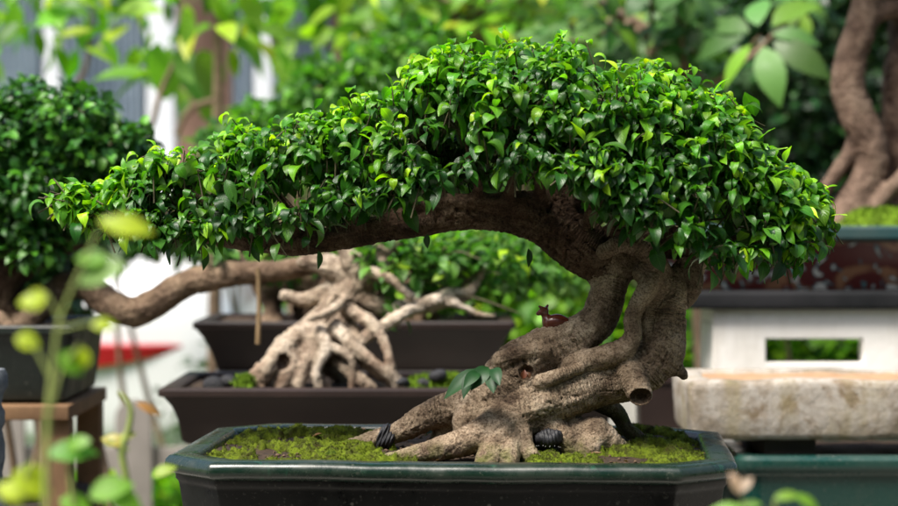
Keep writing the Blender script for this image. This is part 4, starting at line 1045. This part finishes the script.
# broad leafed tree over the top centre: whorls of big leaves
def whorls(name, label, Y, spots, size, cols, w, mat='leaf_far', trunkpts=None, nleaf=(7, 9), group='background trees', asp=.34, sr=.02, cat='tree'):
    p0 = P(*trunkpts[0], Y)
    e = empty(name, (p0.x, Y, 0), label, cat, group)
    pos, d, n, L = [], [], [], []; ps = []
    tp_ = [(*P(q[0], q[1], Y), sr*(1-.08*i)) for i, q in enumerate(trunkpts)]
    trunk_ = resample([(p0.x+.1, Y, 0, sr*1.4)]+tp_, 6); ps.append(trunk_)
    for (px, py, dy, sc, face) in spots:
        c = np.array(P(px, py, Y+dy)); k_ = random.randint(*nleaf); a0 = rng.uniform(0, 6.28)
        ax = norm(np.array([rng.normal(0, .3), -face+rng.normal(0, .2), .8]))
        e1 = norm(np.cross(ax, [1, .1, 0])); e2 = np.cross(ax, e1)
        for j in range(k_):
            a = a0+j*6.283/k_+rng.normal(0, .12)
            v = math.cos(a)*e1+math.sin(a)*e2+ax*rng.uniform(-.1, .3)
            pos.append(c); d.append(v); n.append(ax+rng.normal(0, .15, 3)); L.append(size*sc*rng.uniform(.8, 1.2))
        i = np.argmin(np.linalg.norm(trunk_[:, :3]-c, axis=1)); b0 = trunk_[max(0, i-2), :3]
        ps.append(resample([(*b0, sr*.5), (*((b0+c)/2+np.array([0, 0, -.03])), sr*.35), (*c, sr*.2)], 5))
    pos = np.array(pos); n_ = len(pos); L = np.array(L)
    me = leaves_mesh('crown', pos, np.array(d), np.array(n), L, L*asp*rng.uniform(.85, 1.2, n_), rng.uniform(.3, 1.2, n_), rng.uniform(.05, .3, n_), palette(n_, cols, w), 7, 3, pet=.2)
    link('crown', me, M[mat], e)
    V, F = tubes(ps, 8); link('trunk', npmesh('trunk', V, F), M['bark_far'], e)
    return e
sp1 = [(rng.uniform(560, 700), rng.uniform(-30, 90), rng.uniform(-.3, .4), 1.0, .6) for _ in range(34)]+[(760,36,-.35,1.6,.95),(700,25,-.2,1.1,.8),(650,50,-.2,1.1,.8),(610,75,-.1,1.1,.8),(735,70,0,.8,.5),(800,8,0,.9,.6)]
whorls('broadleaf_tree', 'broad leafed tree with star shaped leaf whorls above the right of the crown', 2.5, sp1, .112,
       [(.04, .12, .02), (.08, .19, .04), (.12, .25, .06), (.2, .36, .03)], [.25, .35, .25, .15], trunkpts=[(690,130),(700,90),(660,40),(600,0),(560,-60)])
sp2 = [(rng.uniform(380, 620), rng.uniform(-40, 60), rng.uniform(-.4, .5), 1.0, .5) for _ in range(46)]
whorls('sunlit_tree', 'yellow green tree with long leaves behind the top of the crown', 3.4, sp2, .16, YG, [.2, .4, .3, .1], trunkpts=[(520,160),(500,100),(480,40),(450,-20)])
# long hanging leaves of the upper left tree
def hanging(name, label, Y, N, region, size, cols, w, branches, asp=.42, group='background trees'):
    e = empty(name, (P(branches[0][0][0], 0, Y).x, Y, 0), label, 'tree', group)
    x = rng.uniform(region[0], region[1], N); yy = region[2]+(region[3]-region[2])*rng.uniform(0, 1, N)**1.5
    pos = np.array([P(a_, b_, Y+c_) for a_, b_, c_ in zip(x, yy, rng.uniform(-.5, .5, N))])
    d = norm(np.column_stack([rng.normal(0, .5, N), rng.normal(0, .4, N), rng.uniform(-1.0, .25, N)])); L = size*rng.uniform(.6, 1.25, N)
    n = norm(np.column_stack([rng.normal(0, .5, N), rng.normal(-.5, .4, N), np.full(N, .8)]))
    me = leaves_mesh('crown', pos, d, n, L, L*asp, rng.uniform(.2, .9, N), rng.uniform(.05, .4, N), palette(N, cols, w), 6, 3)
    link('crown', me, M['leaf_far'], e)
    ps = []
    for br in branches:
        ps.append(resample([(*P(q[0], q[1], Y), S(q[2], Y)) for q in br], 6))
    V, F = tubes(ps, 8); link('branches', npmesh('branches', V, F), M['bark_far'], e)
    return e
BR = [[(215,700,9),(214,420,8),(216,200,6),(218,60,5),(214,-60,4)],
      [(216,180,5),(180,165,4),(120,155,3.5),(70,150,3)], [(216,130,5),(260,115,4.5),(320,90,4),(380,60,3)],
      [(130,150,3),(150,130,3),(160,95,3),(175,60,2)], [(70,95,3),(85,70,2.6),(90,40,2),(92,10,1.5)], [(120,155,3),(90,120,3),(70,95,3)],
      [(218,200,4),(190,215,4),(150,205,3)], [(216,100,4),(190,110,3.5),(176,135,3)]]
hanging('leafy_tree', 'slender tree with long bright yellow green hanging leaves before the building', 3.4, 360, (-40, 420, -60, 48), .135, YG, [.22, .42, .28, .08], BR)
hanging('young_tree', 'young tree with larger pale green leaves near the white pillars', 3.9, 22, (120, 330, 20, 110), .19, [(.10, .24, .03), (.2, .38, .03), (.35, .5, .03)], [.4, .4, .2], [[(300,700,9),(300,300,7),(290,120,5),(270,20,4)], [(290,120,4),(240,130,3.5),(190,140,2.5)], [(290,120,4),(330,90,3),(350,60,2)]], .5)
bush('rounded_bush', 'mid green small leafed bush behind the left slope of the crown', 'shrub', 'background shrubs', 2.2,
     [(262,125,0,30,.12,20),(330,92,0,36,.15,26),(380,82,.05,40,.15,30),(320,125,.05,60,.15,26),(415,55,.1,40,.15,30),(230,150,.1,36,.12,22)], 2600, .045, [(.04, .13, .02), (.08, .24, .025), (.15, .36, .03)], [.35, .4, .25], droop=.3)
bush('back_shrub', 'olive green shrub below the pillars behind the left crown slope', 'shrub', 'background shrubs', 4.4,
     [(110,225,0,70,.3,30),(230,225,0,60,.3,38),(305,235,0,60,.3,50),(390,230,0,70,.3,80)], 2800, .09, [(.04, .11, .02), (.08, .20, .03), (.18, .33, .03)], [.35, .4, .25])
# unseen trees added behind the camera to cut light on the fronts of things
for k_, (x_, y_, lab) in enumerate(((-4.2,-5.2,'left'),(-1.6,-6.4,'middle left'),(1.4,-6.3,'middle right'),(4.2,-5.0,'right'),(-5.6,-1.5,'far left side'),(5.6,-1.3,'far right side'))):
    e = empty('added_blocker_tree', (x_, y_, 0), 'broad unseen tree added behind the camera to shade the fronts, '+lab, 'tree', 'added trees behind the camera that block front light')
    foliage('crown', 2600, [(x_,y_,1.4,1.7,1.0,1.3),(x_,y_,3.2,1.9,1.1,1.4),(x_+.4,y_,4.8,1.6,1.0,1.2)], .36, [G_DARK, G_MID], [.5, .5], M['leaf_dark'], e, rows=3)
    V, F = tubes([resample([(x_,y_,0,.12),(x_+.1,y_,2,.09),(x_,y_,4.2,.05)],5)], 8); link('trunk', npmesh('trunk', V, F), M['bark_far'], e)
# far row of trees
far_e = []
for k_, (px, lab) in enumerate(((440, 'far tree behind the left slope of the crown'), (540, 'far tree behind the highest part of the crown'), (660, 'far tree left of the dark shrub'), (820, 'far tree behind the dark shrub'), (980, 'far tree at the right edge'))):
    bush('far_tree', 'tall '+lab, 'tree', 'far row of trees', 6.2,
         [(px,-20,0,90,.6,100),(px+10,110,.1,90,.6,100),(px-10,230,0,90,.6,90),(px,330,0,90,.6,80)], 5200, .12, [(.03, .09, .015), (.07, .18, .02), (.16, .32, .02), (.3, .44, .03)], [.3, .35, .25, .1], stems_=5, sr=.05, shell=.1)
bush('hedge', 'clipped hedge below the far trees', 'hedge', None, 5.0, [(x_, 420, 0, 90, .4, 90) for x_ in range(260, 1000, 110)], 7000, .07, [(.02, .07, .015), (.05, .14, .02)], [.6, .4], 'leaf_dark', stems_=8, shell=.1)

# ------------------------------------------------------------------ building, fence, car
Yh = 8.6
M['wall'] = mottled('building wall', (.20, .115, .08), (.32, .20, .15), 6, .9)
M['pillar'] = mottled('pillar paint', (.52, .53, .56), (.62, .63, .65), 3, .7)
M['glass'] = NT('window glass').set(color=(.10, .135, .17), rough=.15, spec=.6)
M['curtain'] = mottled('curtain', (.20, .25, .30), (.30, .36, .42), 5, .8)
bh = empty('building', (P(150,0,Yh).x, Yh, 0), 'building with white pillars and grey blue curtained windows behind the hanging leaves', 'building')
bx0, bx1 = P(-320,0,Yh).x, P(470,0,Yh).x
box('wall', bx0, bx1, Yh+.3, Yh+.5, 0, 4.2, M['wall'], bh)
box('roof', bx0-.3, bx1+.3, Yh-.4, Yh+1.5, 4.201, 4.4, M['pillar'], bh)
box('plinth', bx0, bx1, Yh+.1, Yh+.298, 0, 1.0, M['pillar'], bh)
for (pa, pb) in ((-240,-10),(-5,42),(60,146),(232,254),(272,330),(350,440)):
    xa_, xb_ = P(pa,0,Yh+.25).x, P(pb,0,Yh+.25).x
    w_ = empty('window', (0, 0, 0), None, None); w_.parent = bh; w_.matrix_parent_inverse = __import__('mathutils').Matrix.Translation(-bh.location)
    COL.objects.unlink(w_); bpy.data.objects.remove(w_)
    pane = box('window', xa_, xb_, Yh+.24, Yh+.298, 1.25, 3.6, M['glass'], bh)
    n_ = max(3, int((xb_-xa_)/.05)*2)
    xx = np.linspace(xa_+.02, xb_-.02, n_*4); zc = np.array([1.3, 3.55])
    V = np.array([[x_, Yh+.232-.014*math.sin(i*1.1), z_] for i, x_ in enumerate(xx) for z_ in zc]); i = np.arange(len(xx)-1)*2
    cur = npmesh('curtain', V, np.stack([i, i+2, i+3, i+1], 1)); co = link('curtain', cur, M['curtain'], bh)
    co.parent = pane; co.matrix_parent_inverse = __import__('mathutils').Matrix.Identity(4)
for px, wv in ((51,15),(160,27),(263,18),(-120,20),(380,22)):
    a_ = P(px-wv/2, 0, Yh-.1).x; b_ = P(px+wv/2, 0, Yh-.1).x
    bm = bmesh.new(); add_box(bm, a_, b_, Yh-.1, Yh+.05, 0, 4.2); add_box(bm, a_-.05, b_+.05, Yh-.15, Yh+.095, 0, .3)
    bm_obj('pillar', bm, M['pillar'], bh, bevel=.01)

# picket fence
Yf = 3.5
M['fence'] = mottled('fence paint', (.20, .18, .16), (.28, .25, .23), 8, .8)
fe = empty('picket_fence', (P(130,0,Yf).x, Yf, 0), 'grey brown fence of round topped pickets and one rail in front of the white car', 'fence')
za, zb2 = P(0,448,Yf).z, P(0,471,Yf).z
box('rail', P(-400,0,Yf).x, P(600,0,Yf).x, Yf+.022, Yf+.05, zb2, za, M['fence'], fe)
box('rail', P(-400,0,Yf).x, P(600,0,Yf).x, Yf+.022, Yf+.05, .10, .17, M['fence'], fe)
for px in range(132-4*128, 620, 128):
    xa_, xb_ = P(px-18.5,0,Yf).x, P(px+18.5,0,Yf).x; r = (xb_-xa_)/2; zt_ = P(0,400,Yf).z
    bm = bmesh.new(); prof = [(xa_, 0), (xb_, 0)]+[((xa_+xb_)/2+r*math.cos(t_), zt_-r+r*math.sin(t_)) for t_ in np.linspace(0, math.pi, 14)]
    f1 = bm.faces.new([bm.verts.new((x_, Yf, z_)) for x_, z_ in prof])
    ex = bmesh.ops.extrude_face_region(bm, geom=[f1]); bmesh.ops.translate(bm, verts=[v for v in ex['geom'] if isinstance(v, bmesh.types.BMVert)], vec=(0, .02, 0))
    bmesh.ops.recalc_face_normals(bm, faces=bm.faces); bm_obj('picket', bm, M['fence'], fe, bevel=.003)
bush('ground_cover', 'bright green weeds growing between fence and white car', 'plant', None, 4.0, [(x_, 496, 0, 46, .25, 22) for x_ in range(-60, 320, 50)]+[(x_, 560, 0, 60, .25, 60) for x_ in range(-60, 320, 50)], 11000, .06, YG, [.35, .4, .2, .05], droop=-.2, stems_=10, sr=.005, shell=.1)

# car seen from behind
Yv = 5.6
M['carpaint'] = NT('white car paint').set(color=(.74, .74, .75), rough=.35, spec=.5, coat=.6)
M['redlens'] = NT('red lens').set(color=(.42, .008, .015), rough=.4, spec=.6)
M['rubber2'] = NT('tyre rubber').set(color=(.02, .02, .02), rough=.8)
M['rimmetal'] = NT('wheel metal').set(color=(.5, .5, .52), rough=.3, metal=.9)
M['darktrim'] = NT('dark trim').set(color=(.03, .03, .035), rough=.5)
M['carglass'] = NT('car glass').set(color=(.03, .04, .045), rough=.06, spec=.7)
car = empty('parked_car', (P(50,0,Yv).x, Yv+2, 0), 'white parked car with red tail light behind the picket fence', 'car')
ccx = P(48,0,Yv).x; hw = P(238,0,Yv).x-ccx
# cross sections along length: (y, halfwidth, z_low, z_belt, z_top, half top)
secs = [(0,.80,.42,.80,.98,.70),(.04,.94,.30,.86,1.07,.80),(.15,.98,.24,.90,1.10,.84),(.5,1.0,.22,.95,1.14,.86),(.75,1.0,.20,.95,1.28,.78),(1.15,1.0,.20,.96,1.44,.70),(2.2,1.0,.20,.96,1.47,.70),(2.9,1.0,.20,.95,1.30,.74),(3.2,1.0,.20,.93,1.06,.84),(3.9,.97,.22,.85,.95,.82),(4.25,.9,.28,.70,.80,.75),(4.35,.78,.36,.6,.66,.66)]
sf, sl_ = secs[0], secs[-1]
def capsec(q, f, dy): 
    m_ = (q[2]+q[4])/2; return (q[0]+dy, q[1]*f, m_+(q[2]-m_)*f, m_+(q[3]-m_)*f, m_+(q[4]-m_)*f, q[5]*f)
secs = [capsec(sf, .15, -.03), capsec(sf, .6, -.03), capsec(sf, .93, -.02)]+secs+[capsec(sl_, .93, .02), capsec(sl_, .6, .03), capsec(sl_, .15, .03)]
loops = []
for (yy, w_, zl, zbelt, ztop, wt) in secs:
    half = [(0, zl), (w_*.86, zl), (w_*.97, zl+.10), (w_, (zl+zbelt)*.5), (w_*.975, zbelt), (w_*.93, zbelt+.05), (wt*1.0, ztop-.06), (wt*.9, ztop-.01), (wt*.5, ztop+.01), (0, ztop+.015)]
    lp_ = [(ccx+hw*q[0], Yv+yy, q[1]) for q in half]+[(ccx-hw*q[0], Yv+yy, q[1]) for q in half[-2:0:-1]]
    loops.append(lp_)
V = np.array(loops).reshape(-1, 3); m = len(loops[0]); i = np.arange(m); j = (i+1) % m
F = np.vstack([np.stack([l*m+i, l*m+j, (l+1)*m+j, (l+1)*m+i], 1) for l in range(len(loops)-1)])
me = npmesh('body', V, F); bm = bmesh.new(); bm.from_mesh(me); bm.verts.ensure_lookup_table()
bm.faces.new([bm.verts[q] for q in range(m)]); bm.faces.new([bm.verts[(len(loops)-1)*m+q] for q in range(m)])
bmesh.ops.recalc_face_normals(bm, faces=bm.faces); bm.to_mesh(me); bm.free()
co = link('body', me, M['carpaint'], car); sm = co.modifiers.new('s', 'SUBSURF'); sm.levels = 2; sm.render_levels = 2
for sx in (-1, 1):
    bm = bmesh.new()
    zc = P(0,358,Yv).z; rows_ = []
    xo = ccx+sx*hw*.12; xe = ccx+sx*hw*.70
    for t_ in np.linspace(0, 1, 8):
        xx = xo+(xe-xo)*t_; hh = .095*(1-.75*t_**1.6); yq = Yv-.06+.05*t_**2
        rows_.append([bm.verts.new((xx, yq+.07, zc+.055-hh)), bm.verts.new((xx, yq, zc+.055-hh)), bm.verts.new((xx, yq-.01, zc+.052)), bm.verts.new((xx, yq, zc+.06)), bm.verts.new((xx, yq+.07, zc+.062))])
    for A, B in zip(rows_, rows_[1:]):
        for q in range(4): bm.faces.new([A[q], A[q+1], B[q+1], B[q]])
    bm.faces.new(rows_[0]); bm.faces.new(rows_[-1]); bmesh.ops.recalc_face_normals(bm, faces=bm.faces)
    bm_obj('tail_light', bm, M['redlens'], car, smooth=True)
    for yy in (.85, 3.45):
        lathe_o = None
        bm = bmesh.new(); seg = 32; pr = [(.20, .0), (.30, .0), (.325, .03), (.325, .17), (.30, .20), (.2, .2)]
        rg = [[bm.verts.new((ccx+sx*(hw+.01-q[1]), Yv+yy+q[0]*math.cos(6.283*k_/seg), .325+q[0]*math.sin(6.283*k_/seg))) for k_ in range(seg)] for q in pr]
        for A, B in zip(rg, rg[1:]+rg[:1]):
            for k_ in range(seg): bm.faces.new([A[k_], A[(k_+1) % seg], B[(k_+1) % seg], B[k_]])
        wo = bm_obj('wheel', bm, M['rubber2'], car, smooth=True)
        bm = bmesh.new(); rr = bmesh.ops.create_cone(bm, cap_ends=True, segments=28, radius1=.2, radius2=.2, depth=.1)['verts']
        for v in rr: v.co = Vector((ccx+sx*(hw-.06)+v.co.z, Yv+yy+v.co.x, .325+v.co.y))
        ro = bm_obj('rim', bm, M['rimmetal'], car, bevel=.01); ro.parent = wo; ro.matrix_parent_inverse = __import__('mathutils').Matrix.Identity(4)
bm = bmesh.new()
zz_ = [bm.verts.new((ccx+sx*hw*f, Yv+yv, z_)) for (sx, f, yv, z_) in ((-1,.68,.52,1.17),(1,.68,.52,1.17),(1,.58,1.02,1.42),(-1,.58,1.02,1.42))]
bm.faces.new(zz_); bm_obj('rear_window', bm, M['carglass'], car)
box('bumper_trim', ccx-hw*.7, ccx+hw*.7, Yv-.03, Yv+.08, .30, .36, M['darktrim'], car, .01)
box('number_plate', ccx-.22, ccx+.22, Yv-.012, Yv+.03, .60, .70, M['pillar'], car, .004)

# ------------------------------------------------------------------ out-of-focus plants close to the camera
def fg(name, label, items, stems_, cols_=None, gx=None):
    """items: (px,py,dirx,dirz,Lpx,wpx,Y,col)"""
    e = empty(name, (P(gx[0], gx[1], gx[2])), label, 'plant', 'seedlings close to the camera')
    pos = np.array([P(q[0], q[1], q[6]) for q in items]); d = np.array([[q[2], -.1, q[3]] for q in items], float)
    L = np.array([S(q[4], q[6]) for q in items]); W = np.array([S(q[5], q[6]) for q in items]); N = len(items)
    n = np.array([[-.1*q[2], -.75, .65] for q in items]); cols = np.array([q[7] for q in items])
    link('leaves', leaves_mesh('leaves', pos, d, n, L, W, np.full(N, .8), np.full(N, .15), cols, 9, 5), M['leaf_far'], e)
    sm_ = mottled(name+' stem', (.16, .22, .05), (.30, .34, .10), 30)
    for (Yq_, st_) in stems_:
        V, F = tubes([resample([(*P(q[0], q[1], Yq_), S(q[2], Yq_)) for q in st_], 6)], 7)
        link('stem', npmesh('stem', V, F), sm_, e)
    return e
Y1, Y2, Y3 = -1.12, -.98, -.75
yl = (.42, .52, .015); lg = (.16, .36, .02); pg = (.22, .36, .10)
fg('sapling', 'blurred sapling with round yellow leaves rising at the left in front of everything', [
   (96,226,1,.1,60,28,Y1,yl),(128,232,-.6,.4,34,16,Y1,yl),(132,266,-1,-.1,62,34,Y1,pg),(112,262,-1,.3,40,20,Y1,lg),(50,292,-.8,-.4,30,24,Y1,yl),(42,304,-1,.3,26,20,Y1,yl),
   (12,338,1,-.1,30,22,Y1,yl),(86,345,-.4,-1,26,22,Y1,yl),(88,326,1,.2,30,16,Y1,yl),(56,352,1,-.6,36,24,Y1,lg)],
   [(Y1, [(50,620,4),(46,500,3.6),(48,420,3.2),(54,360,2.6),(60,320,2),(80,270,1.6),(98,232,1.2)]), (Y1, [(48,420,2),(62,370,1.6),(80,345,1.2)]), (Y1, [(52,380,2),(36,350,1.5),(26,338,1)]), (Y1, [(60,320,1.5),(50,300,1.2),(44,292,1)]), (Y1, [(58,330,1.5),(78,325,1.3),(92,322,1)])], gx=(50,620,Y1))
fg('low_seedling', 'blurred green and yellow seedling filling the bottom left corner', [
   (8,470,1,-.4,52,34,Y1,yl),(30,500,-.8,.5,40,26,Y1,yl),(40,456,1,.25,60,26,Y2,(.10,.30,.02)),(96,440,-1,-.1,40,18,Y2,lg),(84,500,.9,.5,54,30,Y2,lg),(100,490,1,-.3,50,26,Y2,lg),(55,500,1,-.1,40,24,Y2,lg)],
   [(Y1, [(22,620,4),(20,540,3.2),(24,480,2.4),(34,460,1.5)]), (Y2, [(70,620,4),(76,540,3),(70,480,2.2),(66,452,1.4)])], gx=(40,620,Y1))
fg('curled_shoot', 'yellowish curled shoot with orange tipped leaf beside the grey picket', [
   (128,446,-1,.5,30,16,Y3,(.42,.36,.05)),(132,402,1,-.3,34,10,Y3,(.42,.20,.06)),(126,444,-.8,.2,20,10,Y3,(.40,.22,.05)),(118,440,1,.6,20,10,Y3,(.45,.5,.05)),(150,478,.9,.6,30,14,Y3,(.3,.42,.04))],
   [(Y3, [(135,620,4.5),(132,520,4),(126,478,4),(122,452,4),(128,432,3.6),(131,412,3),(126,400,2.5),(118,392,1.8)]), (Y3, [(128,450,3),(118,446,3),(108,440,2.2)])], gx=(135,620,Y3))
fg('flower_seedling', 'blurred green seedling with a pale pink bud in front of the teal pot', [
   (770,500,1,.35,34,11,Y2,(.2,.36,.03)),(790,493,1,-.4,40,12,Y2,(.2,.4,.03)),(765,506,-1,.2,30,10,Y2,(.14,.3,.03)),(742,498,-.3,.9,30,13,Y2,(.45,.30,.22)),(736,495,.5,.7,26,11,Y2,(.5,.36,.28)),(748,510,-1,.2,40,12,Y2,(.2,.4,.05))],
   [(Y2, [(780,620,3),(778,560,2.5),(776,520,2),(774,500,1.4)]), (Y2, [(779,560,2),(755,520,1.5),(742,500,1.2)])], gx=(780,620,Y2))
# little planter so that the seedlings close to the camera stand in something
M['terracotta'] = mottled('terracotta', (.22, .09, .05), (.36, .16, .09), 12, .85)
for (px, Y_, lab) in ((50, Y1, 'clay pot below the frame holding the sapling at left'), (778, Y2, 'clay pot below the frame holding the pink budded seedling'), (135, Y3, 'clay pot below the frame holding the curled shoot')):
    q = P(px, 640, Y_); e = empty('clay_pot', (q.x, Y_, q.z-.12), lab, 'pot', 'clay pots close to the camera')
    lathe('body', [(.052, -.02), (.052, 0), (.06, 0), (.06, -.02), (.054, -.022), (.044, -.12)], M['terracotta'], e, (q.x, Y_, q.z), 32)
    lathe('soil_fill', [(.053, -.008), (.02, -.006), (.001, -.005)], M['soil'], e, (q.x, Y_, q.z), 32)
    tag(box('clay_pot_stand', q.x-.08, q.x+.08, Y_-.08, Y_+.08, 0, q.z-.121, M['darkwood']), lab.replace('clay pot below the frame holding', 'dark wooden stand under the pot of'), 'stand', 'stands of the clay pots')

# ------------------------------------------------------------------ ground
tgd = NT('ground'); cg = tgd.coord()
colg = tgd.ramp(tgd.noise(cg, .6, 8, .7), [(.35, (.05, .10, .02)), (.55, (.09, .16, .03)), (.75, (.16, .14, .09))])
M['ground'] = tgd.set(color=colg, rough=.95, normal=tgd.bump(tgd.noise(cg, 30, 5), .8, .02), spec=.1)
bm = bmesh.new(); bm.faces.new([bm.verts.new(v) for v in ((-300, -300, 0), (300, -300, 0), (300, 300, 0), (-300, 300, 0))])
tag(bm_obj('ground', bm, M['ground']), 'grassy nursery ground', 'ground', kind='structure')
bm = bmesh.new(); bm.faces.new([bm.verts.new(v) for v in ((-6, -6, .004), (6, -6, .004), (6, 3.1, .004), (-6, 3.1, .004))])
tag(bm_obj('pavement', bm, mottled('paving', (.16, .15, .13), (.26, .24, .21), 3, .9)), 'grey paved nursery floor under the benches', 'pavement', kind='structure')

# ------------------------------------------------------------------ light, camera
SUN_EL, SUN_AZ = R(60), R(228)     # azimuth clockwise from +Y (north)
world = bpy.data.worlds.new('World'); scene.world = world; world.use_nodes = True
nt = world.node_tree; bg = nt.nodes['Background']
sky = nt.nodes.new('ShaderNodeTexSky'); sky.sky_type = 'NISHITA'; sky.sun_disc = False
sky.sun_elevation = SUN_EL; sky.sun_rotation = SUN_AZ; sky.air_density = 1.0; sky.dust_density = 4.0; sky.ozone_density = 1.0
nt.links.new(sky.outputs[0], bg.inputs[0]); bg.inputs[1].default_value = .095
sl = bpy.data.lights.new('sun', 'SUN'); sl.energy = 3.0; sl.angle = R(20); sl.color = (1, .96, .88)
so_ = bpy.data.objects.new('sun', sl); COL.objects.link(so_)
sdir = Vector((math.sin(SUN_AZ)*math.cos(SUN_EL), math.cos(SUN_AZ)*math.cos(SUN_EL), math.sin(SUN_EL)))
so_.rotation_euler = (-sdir).to_track_quat('-Z', 'Y').to_euler(); so_.location = (0, 0, 6)
cam = bpy.data.cameras.new('camera'); co = bpy.data.objects.new('camera', cam); COL.objects.link(co)
cam.sensor_width = 36; cam.lens = FPX/898*36; cam.clip_end = 1000; cam.clip_start = .05
co.location = (0, -D0, CAMZ); co.rotation_euler = (R(90)-PITCH, 0, 0)
cam.dof.use_dof = True; cam.dof.focus_distance = D0-.05; cam.dof.aperture_fstop = 4.2
scene.camera = co
vs = scene.view_settings; vs.view_transform = 'Standard'; vs.look = 'None'; vs.gamma = 1; vs.exposure = 1.38
vs.use_curve_mapping = False
cy = scene.cycles; cy.use_denoising = True; cy.max_bounces = 6; cy.transmission_bounces = 4; cy.diffuse_bounces = 4; cy.glossy_bounces = 3
cy.sample_clamp_indirect = 6
cy.caustics_reflective = False; cy.caustics_refractive = False
